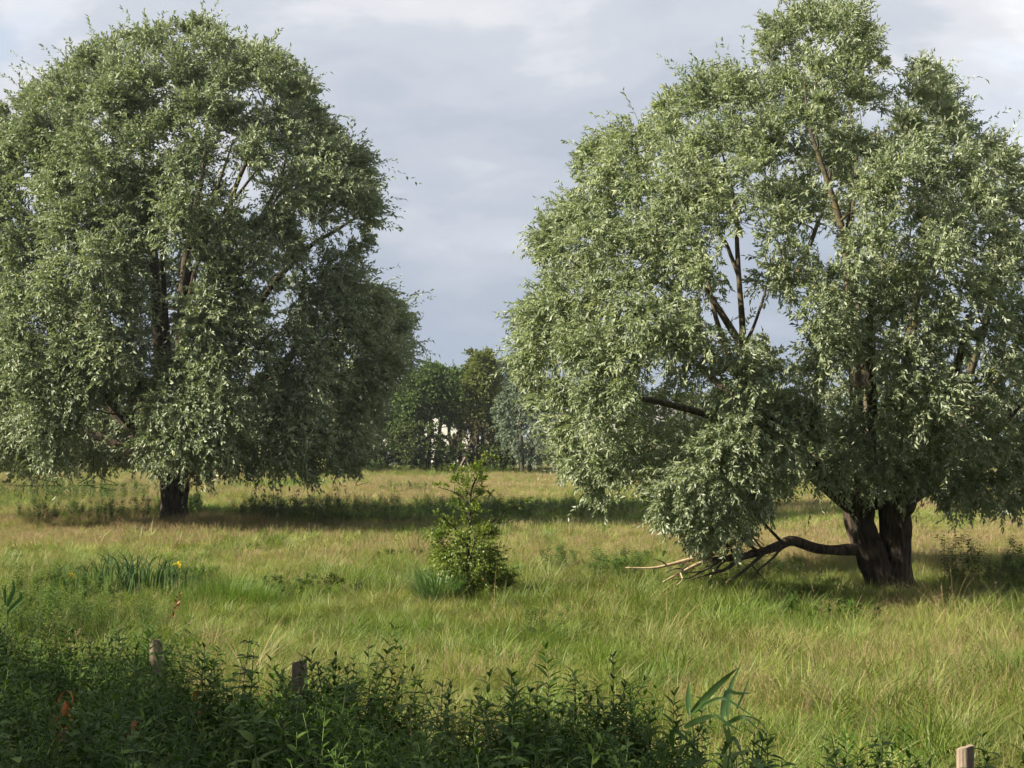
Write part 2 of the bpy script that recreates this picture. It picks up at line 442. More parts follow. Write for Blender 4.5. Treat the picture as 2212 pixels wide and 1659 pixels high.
# ------------------------------------------------------------------ tree crowns
def poly_dist(P, poly):
    """signed distance (positive inside) of points to a polygon"""
    P = np.atleast_2d(P).astype(float); Q = np.asarray(poly, float)
    A, B = Q, np.roll(Q, -1, 0)
    d = np.full(len(P), 1e9); inside = np.zeros(len(P), bool)
    for a, b in zip(A, B):
        ab = b - a
        t = np.clip(((P - a) @ ab) / (ab @ ab), 0, 1)
        d = np.minimum(d, np.linalg.norm(P - (a + t[:, None] * ab), axis=1))
        c = ((a[1] > P[:, 1]) != (b[1] > P[:, 1]))
        with np.errstate(divide='ignore', invalid='ignore'):
            xi = (b[0] - a[0]) * (P[:, 1] - a[1]) / (b[1] - a[1]) + a[0]
        inside ^= c & (P[:, 0] < xi)
    return np.where(inside, d, -d)
def crown_clumps(rg, poly, d0, half_depth, r_px, spacing, gaps=(), front_gaps=(), extra=(), rim_step=None, interior=0.25, rmul=(0.65, 1.3), skip=0.04):
    """clump centres on the shell of a crown whose outline and depth are given; returns centres and radii (m)"""
    poly = np.asarray(poly, float)
    lo, hi = poly.min(0), poly.max(0)
    dmax = 0
    G = np.stack(np.meshgrid(np.arange(lo[0], hi[0], 15), np.arange(lo[1], hi[1], 15)), -1).reshape(-1, 2)
    dmax = poly_dist(G, poly).max()
    C, R = [], []
    def put(x, y, dd, rp, which):
        for g in gaps:
            if poly_dist([[x, y]], g)[0] > -rp * 0.55: return
        if which < 0:
            for g in front_gaps:
                if poly_dist([[x, y]], g)[0] > -rp * 0.35: return
        if which and rg.random() < skip: return
        d = d0 + dd
        C.append(at(x, y, d)); R.append(rp / FPX * d0)
    # rim
    per = np.linalg.norm(np.roll(poly, -1, 0) - poly, axis=1)
    cum = np.concatenate([[0], np.cumsum(per)])
    s = 0
    cen = poly.mean(0)
    while s < cum[-1]:
        i = min(np.searchsorted(cum, s, 'right') - 1, len(poly) - 1)
        p = poly[i] + (poly[(i + 1) % len(poly)] - poly[i]) * (s - cum[i]) / per[i]
        rp = r_px * rg.uniform(0.42, 0.8)
        e = poly[(i + 1) % len(poly)] - poly[i]; e = e / np.linalg.norm(e)
        nrm_in = np.array([-e[1], e[0]])
        if poly_dist([p + nrm_in * 8], poly)[0] < 0: nrm_in = -nrm_in
        q = p + nrm_in * rp * rg.uniform(0.9, 1.2)
        put(q[0], q[1], rg.uniform(-0.3, 0.3) * half_depth, rp, 0)
        s += (rim_step or spacing * 0.75) * rg.uniform(0.8, 1.2)
    # shells
    for which in (-1, 1):
        cand = rg.uniform(lo, hi, (5000, 2))
        dist = poly_dist(cand, poly)
        ok = dist > r_px * 0.75
        cand, dist = cand[ok], dist[ok]
        alive = np.ones(len(cand), bool)
        for i in range(len(cand)):
            if not alive[i]: continue
            p, de = cand[i], dist[i]
            alive[i + 1:] &= ((cand[i + 1:] - p) ** 2).sum(1) > spacing ** 2
            k = 1 - min(de / dmax, 1)
            D = half_depth * math.sqrt(max(1 - k * k, 0))
            put(p[0], p[1], which * D * rg.uniform(0.72, 0.98), r_px * rg.uniform(*rmul), which)
            if rg.random() < interior:
                put(p[0] + rg.normal() * min(20, r_px * 0.3), p[1] + rg.normal() * min(20, r_px * 0.3), which * D * rg.uniform(0.2, 0.6), r_px * rg.uniform(0.7, 1.0), which)
    for (x, y, dd, rp) in extra:
        C.append(at(x, y, d0 + dd)); R.append(rp / FPX * d0)
    return np.array(C), np.array(R)
def shoots_and_leaves(rg, C, R, centre, per_m2, K, L, W, arch=0.3, hang=0.25, zs=1.1, fuzz=0.75, leaf_droop=0.35, spread=0.9, out_bias=0.7, t0=0.28, wisp=0.06, rag=0.25):
    n = np.maximum((per_m2 * R ** 2).astype(int), 6)
    idx = np.repeat(np.arange(len(C)), n)
    N = len(idx)
    O = norm((C - centre) * np.array([1, 1, 0.8]))
    o = O[idx]; r = R[idx][:, None]; c = C[idx]
    u = norm(norm(rg.normal(size=(N, 3))) + out_bias * o + np.array([0, 0, 0.18]))
    rad = rg.uniform(0.55, 1.08, (N, 1)) ** 0.7
    far = rg.random((N, 1)) < wisp
    rad = np.where(far, rg.uniform(1.12, 1.8, (N, 1)), rad)
    # lobes: the clump surface swells and shrinks with direction
    ph = rg.uniform(0, 6.28, (len(C), 3))[idx]; fr = rg.uniform(2.5, 4.5, (len(C), 3))[idx]
    lobe = 1 + rag * (np.sin(u[:, :1] * fr[:, :1] + ph[:, :1]) * np.sin(u[:, 1:2] * fr[:, 1:2] + ph[:, 1:2]) + 0.6 * np.sin(u[:, 2:] * fr[:, 2:] + ph[:, 2:]))
    tip = c + r * rad * lobe * u * np.array([1, 1, zs])
    st = c + (tip - c) * 0.12 - 0.3 * r * o + 0.16 * r * rg.normal(size=(N, 3))
    ln = np.linalg.norm(tip - st, axis=1, keepdims=True)
    mid = (st + tip) / 2 + np.array([0, 0, 1]) * ln * arch * rg.uniform(0.3, 1.3, (N, 1))
    tip = tip - np.array([0, 0, 1]) * ln * hang * rg.uniform(0, 1.2, (N, 1)) * np.where(far & (u[:, 2:] > 0.3), 0.2, 1.0)
    t = np.linspace(t0, 1.0, K)[None] + rg.uniform(-0.5, 0.5, (N, K)) * (1 - t0) / K
    t = t[..., None]
    P = (1 - t) ** 2 * st[:, None] + 2 * t * (1 - t) * mid[:, None] + t ** 2 * tip[:, None]
    T = norm(2 * (1 - t) * (mid - st)[:, None] + 2 * t * (tip - mid)[:, None])
    rv = rg.normal(size=P.shape)
    perp = norm(rv - T * np.sum(rv * T, -1, keepdims=True))
    D = norm(T * 0.75 + perp * spread * rg.uniform(0.4, 1.1, (N, K, 1)) - np.array([0, 0, leaf_droop]) * rg.uniform(0.2, 1.4, (N, K, 1)))
    nn = norm(np.array([0, 0, 0.9]) + 0.55 * o[:, None] + fuzz * rg.normal(size=P.shape))
    nn = norm(nn - D * np.sum(nn * D, -1, keepdims=True))
    P, D, nn = (a.reshape(-1, 3) for a in (P, D, nn))
    nl = len(P)
    tone = np.clip(rg.normal(0.42, 0.2, nl) + np.repeat(rg.normal(0, 0.10, len(C))[idx], K), 0, 1)
    tone = np.where(rg.random(nl) < 0.006, 1.0, np.minimum(tone, 0.9))
    V, F, rn = leaves(P, D, nn, L * rg.uniform(0.65, 1.2, nl), W * rg.uniform(0.7, 1.25, nl), tone)
    return V, F, rn, (st, mid, tip)
def limbs_to_clumps(rg, limb_samples, C, r0=0.03, nseg=4, K=6):
    """every clump hangs on the nearest limb point or on a clump already reached, so branches fork"""
    Ls = np.asarray(limb_samples)
    nodes, rads = list(Ls[:, :3]), list(np.minimum(Ls[:, 3] * 0.6, r0 * 1.2))
    A = np.array(nodes)
    order = np.argsort([np.min(np.linalg.norm(A - c, axis=1)) for c in C])
    out, rad = [], []
    for ci in order:
        c = C[ci]
        Pl = np.array(nodes)
        d = np.linalg.norm(Pl - c, axis=1) + 1.3 * np.maximum(Pl[:, 2] - c[2] + 0.15, 0)
        i = int(np.argmin(d))
        a = Pl[i]; ln = np.linalg.norm(c - a)
        t = np.linspace(0, 1, K)[:, None]
        m = a + (c - a) * 0.5 + np.array([0, 0, 0.10 * ln]) + rg.normal(size=3) * 0.12 * ln
        path = (1 - t) ** 2 * a + 2 * t * (1 - t) * m + t ** 2 * c
        path[1:-1] += rg.normal(size=(K - 2, 3)) * 0.025 * ln
        ra = min(rads[i], r0 * (0.45 + 0.3 * ln))
        out.append(path); rad.append(np.linspace(ra, 0.4 * ra + 0.002, K))
        for q in (2, 3, 4, 5):
            nodes.append(path[q]); rads.append(max(ra * (1 - 0.12 * q), 0.006))
    return np.array(out), np.array(rad)
def add_crown(tree, rg, C, R, centre, limb_samples, leafmat, twigmat, per_m2, K, L, W, r0=0.03, twig_share=0.3, twig_r=0.004, **kw):
    loc = np.array(tree.location)
    V, F, rn, (st, mid, tip) = shoots_and_leaves(rg, C, R, centre, per_m2, K, L, W, **kw)
    keep_z = ground_z(V[::4, 0], V[::4, 1]) + 0.12 < V.reshape(-1, 4, 3)[:, :, 2].min(1)
    q = V.reshape(-1, 4, 3)[keep_z]
    i = np.arange(len(q)) * 4
    F = np.stack([np.stack([i, i + 1, i + 2], -1), np.stack([i, i + 2, i + 3], -1)], 1).reshape(-1, 3)
    me = mesh_np('foliage', q.reshape(-1, 3) - loc, [F], rn.reshape(-1, 2)[keep_z].ravel())
    tag(link('foliage', me, leafmat, tree), kind='stuff')
    sel = rg.random(len(st)) < twig_share
    s, m, t = st[sel], mid[sel], tip[sel]
    P = np.stack([s, 0.25 * s + 0.5 * m + 0.25 * t, t], 1)
    tv, tq = batch_tubes(P, np.tile([twig_r, twig_r * 0.7, twig_r * 0.3], (len(s), 1)), 3)
    mb = MB(); mb.add(tv - loc, [tq])
    if limb_samples is not None:
        bp, br = limbs_to_clumps(rg, limb_samples, C, r0)
        bv, bq = batch_tubes(bp, br, 5)
        mb.add(bv - loc, [bq])
    tag(link('branchwork', mb.mesh('branchwork', smooth=True), twigmat, tree), kind='stuff')
def picture_limb(rows, d0):
    """rows: x, y, depth offset, radius in m"""
    return np.array([[*at(x, y, d0 + dd), r] for x, y, dd, r in rows])
def add_limb(tree, rows4, mat, n=28, nseg=10, name='limb', ridge=0.05, seed=1):
    V, F = wood_tube(rows4, n, nseg, ridge, seed, lump=0.12 if name == 'low_branch' else 0.06)
    mb = MB(); mb.add(V - np.array(tree.location), F)
    return link(name, mb.mesh(name, smooth=True), mat, tree)

# ------------------------------------------------------------------ the big willow on the left
rgL = np.random.default_rng(11)
gL = ground_at(377, 1132); DL = float(gL[1]); gL = on_ground(gL)
left_willow = thing('willow_tree', 'large dense rounded silvery willow on a single short dark trunk, left side', 'tree', gL)
outlineL = [(-190, 560), (-160, 430), (-110, 330), (-40, 265), (40, 185), (100, 170), (150, 112), (225, 78), (300, 52), (380, 35), (445, 30), (500, 62), (550, 95), (575, 85), (640, 122),
            (680, 172), (702, 222), (735, 272), (762, 312), (802, 350), (826, 405), (822, 480), (815, 530), (792, 572), (806, 604), (860, 628), (890, 662), (903, 702), (892, 760), (880, 800),
            (852, 832), (838, 880), (832, 920), (812, 965), (800, 1010), (768, 1038), (700, 1028), (650, 1036), (600, 1020), (540, 1036), (480, 1030), (430, 1034), (330, 1038), (290, 1026),
            (180, 1030), (100, 1028), (40, 1042), (-60, 1045), (-140, 1010), (-190, 900), (-215, 740)]
gapsL = [[(505, 395), (540, 395), (560, 450), (540, 470)], [(700, 512), (750, 492), (755, 512), (705, 525)]]
fgL = [[(330, 560), (352, 520), (365, 600), (362, 740), (340, 740)], [(440, 400), (500, 370), (570, 430), (560, 490), (500, 470), (450, 450)], [(590, 640), (630, 620), (640, 690), (610, 730)], [(235, 920), (275, 915), (280, 965), (235, 975)]]
heroL = [(470, 590, -4.6, 62), (450, 660, -4.8, 66), (500, 640, -4.3, 60), (440, 740, -5.0, 68), (500, 740, -4.6, 60), (450, 830, -5.1, 70), (410, 900, -5.2, 68), (480, 890, -5.2, 66), (350, 890, -5.0, 62), (400, 962, -5.2, 60),
         (470, 962, -5.2, 60), (340, 962, -5.0, 58), (660, 880, -4.2, 52), (640, 940, -4.4, 55), (620, 1000, -4.3, 46), (690, 940, -4.0, 42), (350, 400, -4.0, 60), (340, 470, -4.4, 52), (100, 900, -4.6, 75), (170, 820, -4.9, 75), (240, 760, -5.0, 70), (60, 800, -4.6, 75), (120, 960, -4.4, 62)]
CL, RL = crown_clumps(rgL, outlineL, DL, 5.6, 58, 55, gapsL, fgL, heroL, rim_step=42)
cenL = at(370, 640, DL)
limbsL = [
    [(378, 1040, 0, 0.26), (372, 950, 0.1, 0.24), (350, 820, 0, 0.19), (338, 660, -0.3, 0.15), (330, 520, -0.4, 0.11), (312, 390, -0.5, 0.07), (300, 250, -0.5, 0.03)],
    [(380, 1040, 0, 0.26), (388, 900, 0.2, 0.22), (392, 740, 0.3, 0.17), (400, 580, 0.3, 0.13), (425, 440, 0.2, 0.09), (445, 320, 0.2, 0.06), (450, 190, 0, 0.03)],
    [(384, 1040, 0, 0.22), (420, 860, -0.2, 0.18), (465, 700, 0.1, 0.14), (520, 560, 0.2, 0.11), (560, 480, 0.2, 0.08), (600, 400, 0.1, 0.05), (630, 300, 0, 0.03)],
    [(380, 960, 0.2, 0.2), (440, 760, 0.8, 0.15), (480, 560, 1.2, 0.11), (500, 430, 1.2, 0.08), (540, 330, 1.4, 0.05), (570, 220, 1.3, 0.03)],
    [(382, 1030, 0, 0.18), (470, 820, 0.3, 0.14), (570, 640, 0.4, 0.10), (660, 540, 0.3, 0.07), (730, 495, 0.2, 0.05), (785, 460, 0.1, 0.025)],
    [(382, 1040, 0, 0.16), (500, 880, 0.2, 0.13), (640, 760, 0.1, 0.09), (760, 690, 0, 0.06), (850, 680, 0, 0.03)],
    [(374, 1040, 0, 0.18), (300, 850, 0.1, 0.15), (210, 650, 0.1, 0.11), (150, 480, 0, 0.08), (110, 350, 0, 0.05), (80, 240, 0, 0.025)],
    [(374, 1040, 0, 0.17), (260, 900, 0.1, 0.14), (100, 760, 0, 0.1), (-40, 620, 0, 0.06), (-110, 480, 0, 0.03)],
    [(372, 1040, 0, 0.15), (250, 960, 0, 0.12), (80, 900, 0, 0.08), (-80, 860, 0, 0.04)],
    [(378, 1040, 0, 0.17), (370, 880, -1.6, 0.13), (360, 720, -3.0, 0.09), (350, 560, -4.0, 0.05), (340, 420, -4.2, 0.025)],
    [(378, 1040, 0, 0.16), (430, 940, -1.8, 0.12), (470, 820, -3.4, 0.08), (480, 680, -4.4, 0.04)],
    [(378, 1040, 0, 0.16), (300, 940, -1.8, 0.12), (200, 820, -3.2, 0.08), (130, 700, -4.2, 0.04)],
    [(378, 1040, 0, 0.17), (390, 860, 1.8, 0.13), (400, 640, 3.2, 0.09), (410, 420, 3.6, 0.04)],
    [(378, 1040, 0, 0.15), (250, 900, 1.8, 0.11), (120, 720, 3.4, 0.07), (60, 560, 3.8, 0.03)],
    [(378, 1040, 0, 0.15), (500, 900, 1.8, 0.11), (640, 760, 3.2, 0.07), (700, 620, 3.6, 0.03)],
    [(378, 980, 0, 0.1), (400, 700, 0.2, 0.08), (450, 470, 0.3, 0.06), (475, 390, 0.3, 0.045), (505, 300, 0.2, 0.02)],
    [(400, 620, 0.4, 0.07), (470, 480, 0.4, 0.055), (530, 400, 0.4, 0.04), (575, 340, 0.3, 0.02)],
    [(470, 640, 0.4, 0.06), (540, 520, 0.4, 0.05), (590, 440, 0.3, 0.035), (650, 360, 0.2, 0.02)],
]
limb_pts = []
for k, rows in enumerate(limbsL):
    r4 = picture_limb(rows, DL)
    add_limb(left_willow, r4, M['bark'], 26, 9, seed=k)
    limb_pts.append(spline(r4, 14))
trunk_rows = picture_limb([(377, 1155, 0, 0.50), (377, 1132, 0, 0.43), (376, 1105, 0, 0.375), (376, 1075, 0, 0.36), (378, 1045, 0, 0.40), (379, 1020, 0, 0.34)], DL)
V, F = wood_tube(trunk_rows, 40, 56, 0.12, 5, lump=0.07)
mb = MB(); mb.add(V - gL, F)
link('trunk', mb.mesh('trunk', smooth=True), M['bark'], left_willow)
mb = MB()
for k in range(9):                                            # bare hanging twigs under the crown
    x = rgL.uniform(-40, 760); dd = rgL.uniform(-3.5, 2.5)
    p = [(x, 985, dd, 0.02), (x + rgL.normal() * 20, 1025, dd, 0.016), (x + rgL.normal() * 40, 1048, dd, 0.011), (x + rgL.normal() * 60, 1050 + rgL.normal() * 6, dd, 0.004)]
    V, F = wood_tube(picture_limb(p, DL), 10, 4); mb.add(V - gL, F)
tag(link('bare_twigs', mb.mesh('bare_twigs', smooth=True), M['darktwig'], left_willow), kind='stuff')
add_crown(left_willow, rgL, CL, RL, cenL, np.vstack(limb_pts), M['willow_grey'], M['darktwig'], 124, 17, 0.140, 0.052, r0=0.035, twig_share=0.08, twig_r=0.006, wisp=0.085, arch=0.16, hang=0.06, leaf_droop=0.12, rag=0.22, fuzz=0.9)

# ------------------------------------------------------------------ the pollard willow on the right
rgR = np.random.default_rng(23)
gR = ground_at(1920, 1276); DR = float(gR[1]); gR = on_ground(gR)
right_willow = thing('willow_tree', 'spreading pale green pollard willow with a split double trunk and low branch, right side', 'tree', gR)
outlineR = [(1740, 2), (1690, 12), (1640, 45), (1618, 85), (1632, 120), (1622, 155), (1590, 152), (1550, 148), (1500, 168), (1440, 180), (1405, 205), (1405, 245), (1375, 275), (1340, 270), (1290, 286), (1240, 318), (1226, 362), (1240, 420), (1192, 446), (1160, 484), (1132, 524),
            (1146, 566), (1158, 606), (1118, 652), (1096, 694), (1108, 746), (1090, 792), (1112, 836), (1130, 884), (1164, 932), (1190, 984), (1208, 1026), (1240, 1064), (1285, 1104), (1330, 1072), (1372, 1072),
            (1400, 1108), (1440, 1148), (1480, 1186), (1550, 1196), (1640, 1158), (1690, 1100), (1740, 1050), (1800, 1030), (1860, 1060), (1960, 1072), (2050, 1100), (2120, 1125), (2215, 1130), (2300, 1090),
            (2370, 980), (2400, 820), (2390, 650), (2350, 520), (2290, 430), (2212, 348), (2150, 288), (2118, 310), (2096, 262), (2066, 186), (2015, 126), (1965, 132), (1948, 160), (1932, 150), (1930, 115), (1905, 62), (1830, 10)]
gapsR = [[(1560, 520), (1590, 505), (1618, 560), (1622, 650), (1606, 700), (1580, 610)], [(1668, 700), (1706, 702), (1706, 755), (1660, 748)], [(1750, 500), (1792, 500), (1792, 540), (1755, 535)]]
fgR = [[(1575, 500), (1600, 490), (1622, 600), (1665, 690), (1670, 750), (1615, 745), (1585, 690), (1570, 600)], [(1450, 840), (1540, 830), (1560, 860), (1490, 900), (1450, 920)],
       [(1950, 510), (2000, 510), (2005, 535), (1955, 540)], [(1740, 300), (1760, 300), (1795, 420), (1808, 500), (1790, 500), (1762, 400)], [(1842, 840), (1862, 830), (1862, 880), (1845, 885)]]
heroR = [(1730, 900, -2.7, 55), (1670, 905, -3.0, 58), (1620, 930, -3.2, 60), (1690, 960, -3.1, 55), (1560, 975, -3.3, 60), (1620, 1000, -3.2, 55), (1500, 1030, -3.2, 58), (1560, 1050, -3.2, 55), (1450, 1075, -3.0, 50), (1500, 1100, -3.0, 50),
         (1440, 1110, -2.8, 42), (1560, 1120, -2.8, 48), (1520, 1160, -2.6, 38), (1600, 1150, -2.4, 36), (1640, 1080, -2.8, 45), (1690, 1030, -2.8, 42), (1580, 1185, -2.2, 26),
         (1290, 1055, -1.5, 34), (1250, 1010, -1.7, 40), (1300, 1000, -2.0, 45), (1740, 930, -2.6, 45), (1900, 1045, -1.8, 42), (1960, 1060, -1.6, 36), (2040, 1060, -1.5, 42), (2110, 1080, -1.2, 40), (1880, 1005, -2.1, 44), (1825, 985, -2.3, 46), (1990, 1025, -1.9, 44), (1930, 985, -2.2, 46), (1790, 1015, -2.2, 36)]
CR, RR = crown_clumps(rgR, outlineR, DR, 4.0, 62, 60, gapsR, fgR, heroR, rim_step=42, skip=0.02)
cenR = at(1760, 640, DR)
limbsR = [
    [(1850, 1095, 0, 0.19), (1805, 1060, -0.2, 0.17), (1745, 1010, -0.4, 0.15), (1680, 920, -0.3, 0.13), (1630, 830, 0, 0.115), (1608, 755, 0.1, 0.085), (1603, 690, 0.1, 0.065), (1596, 600, 0.1, 0.055), (1592, 520, 0.1, 0.045), (1588, 440, 0.1, 0.035), (1560, 330, 0, 0.018)],
    [(1612, 765, 0.1, 0.07), (1580, 712, 0.1, 0.07), (1545, 655, 0.1, 0.058), (1510, 600, 0, 0.045), (1470, 520, 0, 0.03), (1420, 400, 0, 0.016)],
    [(1595, 592, 0.1, 0.045), (1582, 560, 0.1, 0.042), (1565, 520, 0, 0.038), (1530, 478, 0, 0.034), (1490, 440, 0, 0.025), (1440, 330, 0, 0.014)],
    [(1630, 840, 0, 0.09), (1560, 780, 0, 0.07), (1500, 755, -0.2, 0.055), (1440, 735, -0.4, 0.045), (1330, 640, -0.8, 0.03), (1230, 560, -1.0, 0.015)],
    [(1612, 740, 0.1, 0.035), (1630, 700, 0.3, 0.03), (1650, 640, 0.4, 0.025), (1665, 580, 0.4, 0.018), (1680, 520, 0.4, 0.01)],
    [(1640, 850, 0.2, 0.1), (1590, 800, 0.5, 0.085), (1565, 740, 0.6, 0.07), (1545, 680, 0.7, 0.05), (1520, 560, 0.8, 0.03)],
    [(1870, 1090, 0.1, 0.17), (1852, 980, 0, 0.145), (1850, 860, -0.2, 0.125), (1840, 720, -0.1, 0.105), (1832, 600, 0, 0.09), (1822, 510, 0, 0.075), (1800, 430, 0, 0.06), (1770, 340, 0, 0.045), (1748, 270, 0, 0.032), (1735, 150, 0, 0.016)],
    [(1826, 530, 0, 0.06), (1842, 440, 0.1, 0.05), (1850, 360, 0.1, 0.04), (1840, 260, 0.1, 0.028), (1810, 130, 0, 0.014)],
    [(1935, 1085, 0, 0.17), (1948, 950, 0.1, 0.15), (1965, 760, 0.2, 0.115), (1985, 580, 0.2, 0.085), (2000, 460, 0.2, 0.06), (2010, 280, 0.1, 0.02)],
    [(1955, 1080, 0, 0.15), (2010, 980, -0.1, 0.12), (2080, 840, -0.2, 0.09), (2140, 660, -0.1, 0.06), (2170, 460, 0, 0.02)],
    [(1960, 1080, 0, 0.13), (2060, 1010, 0.1, 0.1), (2180, 900, 0.1, 0.07), (2300, 740, 0, 0.03)],
    [(1900, 1085, 0, 0.14), (1890, 960, -1.3, 0.11), (1880, 800, -2.4, 0.08), (1880, 640, -2.9, 0.04)],
    [(1930, 1085, 0, 0.14), (2000, 960, -1.5, 0.1), (2060, 820, -2.4, 0.07), (2090, 680, -2.7, 0.03)],
    [(1840, 1090, 0, 0.14), (1760, 1000, -1.4, 0.11), (1660, 960, -2.4, 0.07), (1540, 1020, -2.7, 0.03)],
    [(1700, 960, -0.3, 0.1), (1540, 900, -1.0, 0.075), (1380, 860, -1.4, 0.05), (1240, 850, -1.6, 0.02)],
    [(1900, 1085, 0, 0.14), (1880, 940, 1.4, 0.11), (1860, 760, 2.4, 0.08), (1850, 560, 2.8, 0.03)],
    [(1850, 1085, 0, 0.13), (1700, 950, 1.4, 0.1), (1520, 800, 2.4, 0.07), (1380, 640, 2.6, 0.03)],
    [(1950, 1085, 0, 0.13), (2060, 950, 1.4, 0.1), (2180, 780, 2.3, 0.06), (2240, 600, 2.5, 0.03)],
    [(1720, 600, 1.5, 0.05), (1760, 500, 1.4, 0.045), (1790, 400, 1.2, 0.035), (1800, 300, 1.0, 0.02)],
]
limb_pts = []
for k, rows in enumerate(limbsR):
    r4 = picture_limb(rows, DR); r4[:, 3] *= np.interp(np.arange(len(r4)) / (len(r4) - 1), [0, 0.3], [1.0, 0.8])
    add_limb(right_willow, r4, M['bark'] if rows[0][1] > 1060 and rows[-1][1] > 600 else M['limb'], 34, 10, seed=k + 40)
    limb_pts.append(spline(r4, 16))
# split trunk: two stems joined at the foot and at the head
mb = MB()
stemA = picture_limb([(1915, 1310, 0, 0.30), (1907, 1272, 0, 0.27), (1893, 1225, 0, 0.245), (1877, 1185, 0, 0.235), (1860, 1140, 0, 0.215), (1855, 1105, 0, 0.22), (1855, 1075, 0, 0.23), (1850, 1052, 0, 0.16)], DR)
stemB = picture_limb([(1938, 1310, 0.02, 0.28), (1938, 1272, 0.02, 0.25), (1938, 1215, 0.02, 0.235), (1936, 1160, 0.02, 0.235), (1932, 1110, 0.02, 0.235), (1934, 1080, 0.02, 0.25), (1938, 1056, 0.02, 0.15)], DR)
head = picture_limb([(1838, 1078, 0, 0.10), (1865, 1086, 0, 0.155), (1895, 1084, 0, 0.13), (1930, 1078, 0, 0.17), (1956, 1082, -0.02, 0.15), (1972, 1088, -0.04, 0.08)], DR)
knob = picture_limb([(1945, 1110, -0.08, 0.10), (1958, 1094, -0.12, 0.13), (1968, 1080, -0.12, 0.10), (1974, 1070, -0.1, 0.05)], DR)
for rows, n, ns, sd in ((stemA, 60, 60, 3), (stemB, 60, 60, 8), (head, 24, 32, 9), (knob, 16, 24, 12)):
    V, F = wood_tube(rows, n, ns, 0.15, sd, lump=0.10); mb.add(V - gR, F)
for k in range(9):                                            # root flares
    a = k * 0.7 + 0.2
    c = gR + np.array([0.06, 0, 0])
    o = np.array([math.cos(a), math.sin(a) * 0.7, 0])
    rows = [[*(c + o * 0.13 + [0, 0, 0.5]), 0.05], [*(c + o * 0.24 + [0, 0, 0.22]), 0.085], [*(c + o * 0.40 + [0, 0, 0.02]), 0.07], [*(c + o * 0.6 + [0, 0, -0.12]), 0.03]]
    V, F = wood_tube(rows, 14, 12, 0.08, 30 + k); mb.add(V - gR, F)
link('trunk', mb.mesh('trunk', smooth=True), M['bark'], right_willow)
# the low branch that leans along the grass
low = picture_limb([(1872, 1190, 0, 0.12), (1845, 1187, -0.1, 0.105), (1800, 1188, -0.3, 0.10), (1760, 1181, -0.5, 0.095), (1712, 1171, -0.7, 0.095), (1680, 1178, -0.9, 0.085), (1640, 1196, -1.1, 0.075), (1590, 1203, -1.3, 0.06), (1545, 1207, -1.5, 0.045), (1520, 1209, -1.6, 0.036)], DR)
low[:, 3] *= np.array([1.0, 0.92, 0.80, 0.86, 0.80, 0.84, 0.76, 0.82, 0.8, 0.8]); low[2:-1, 2] += np.array([0.0, -0.015, 0.02, -0.02, 0.015, -0.012, 0.0])
lb = add_limb(right_willow, low, M['bark'], 40, 14, name='low_branch', ridge=0.07, seed=77)
lb['label'] = 'dark low branch reaching left just above the grass'
dead_rows = [[(1526, 1208, -1.58, 0.034), (1495, 1208, -1.7, 0.03), (1450, 1219, -1.85, 0.024), (1410, 1227, -2.0, 0.018), (1352, 1226, -2.1, 0.008)],
             [(1535, 1208, -1.55, 0.03), (1500, 1222, -1.8, 0.024), (1465, 1240, -2.0, 0.018), (1432, 1257, -2.2, 0.008)]]
dead_rows += [[(1480, 1232, -1.9, 0.014), (1462, 1228, -2.0, 0.010), (1440, 1236, -2.1, 0.004)], [(1470, 1238, -2.0, 0.012), (1474, 1252, -2.1, 0.009), (1462, 1264, -2.2, 0.004)], [(1440, 1221, -1.9, 0.012), (1428, 1212, -2.0, 0.008), (1412, 1208, -2.1, 0.003)],
              [(1556, 1212, -1.5, 0.02), (1525, 1230, -1.9, 0.015), (1488, 1248, -2.2, 0.010), (1450, 1252, -2.4, 0.004)]]
for k, rows in enumerate(dead_rows):
    o = add_limb(right_willow, picture_limb(rows, DR), M['deadwood'] if k in (0, 1, 3) else M['limb'], 22, 8, name='dead_branch', ridge=0.03, seed=90 + k)
    o['label'] = 'bleached bare dead end of the low branch' if k in (0, 1, 3) else 'grey dead twig of the low branch'
side_rows = [[(1610, 1202, -1.25, 0.03), (1570, 1228, -1.6, 0.024), (1535, 1240, -1.9, 0.016), (1490, 1252, -2.1, 0.006)], [(1650, 1195, -1.1, 0.03), (1620, 1222, -1.4, 0.024), (1590, 1245, -1.7, 0.018), (1560, 1262, -1.9, 0.006)],
             [(1580, 1205, -1.35, 0.022), (1560, 1216, -1.5, 0.018), (1540, 1240, -1.7, 0.012), (1530, 1258, -1.8, 0.005)], [(1690, 1178, -0.9, 0.024), (1670, 1205, -1.2, 0.018), (1640, 1230, -1.5, 0.012), (1620, 1256, -1.6, 0.005)],
             [(1625, 1222, -1.4, 0.014), (1640, 1240, -1.5, 0.010), (1655, 1255, -1.6, 0.005)], [(1560, 1206, -1.45, 0.02), (1530, 1228, -1.9, 0.014), (1500, 1236, -2.1, 0.01), (1470, 1234, -2.3, 0.004)],
             [(1690, 1172, -0.9, 0.028), (1640, 1120, -1.6, 0.02), (1600, 1080, -2.2, 0.012)], [(1590, 1198, -1.3, 0.03), (1550, 1160, -2.0, 0.02), (1500, 1120, -2.5, 0.01)],
             [(1640, 1194, -1.1, 0.03), (1590, 1150, -1.8, 0.02), (1560, 1090, -2.4, 0.01)]]
for k, rows in enumerate(side_rows):
    add_limb(right_willow, picture_limb(rows, DR), M['darktwig'], 14, 6, name='side_twig', ridge=0.0, seed=110 + k)
mb = MB()
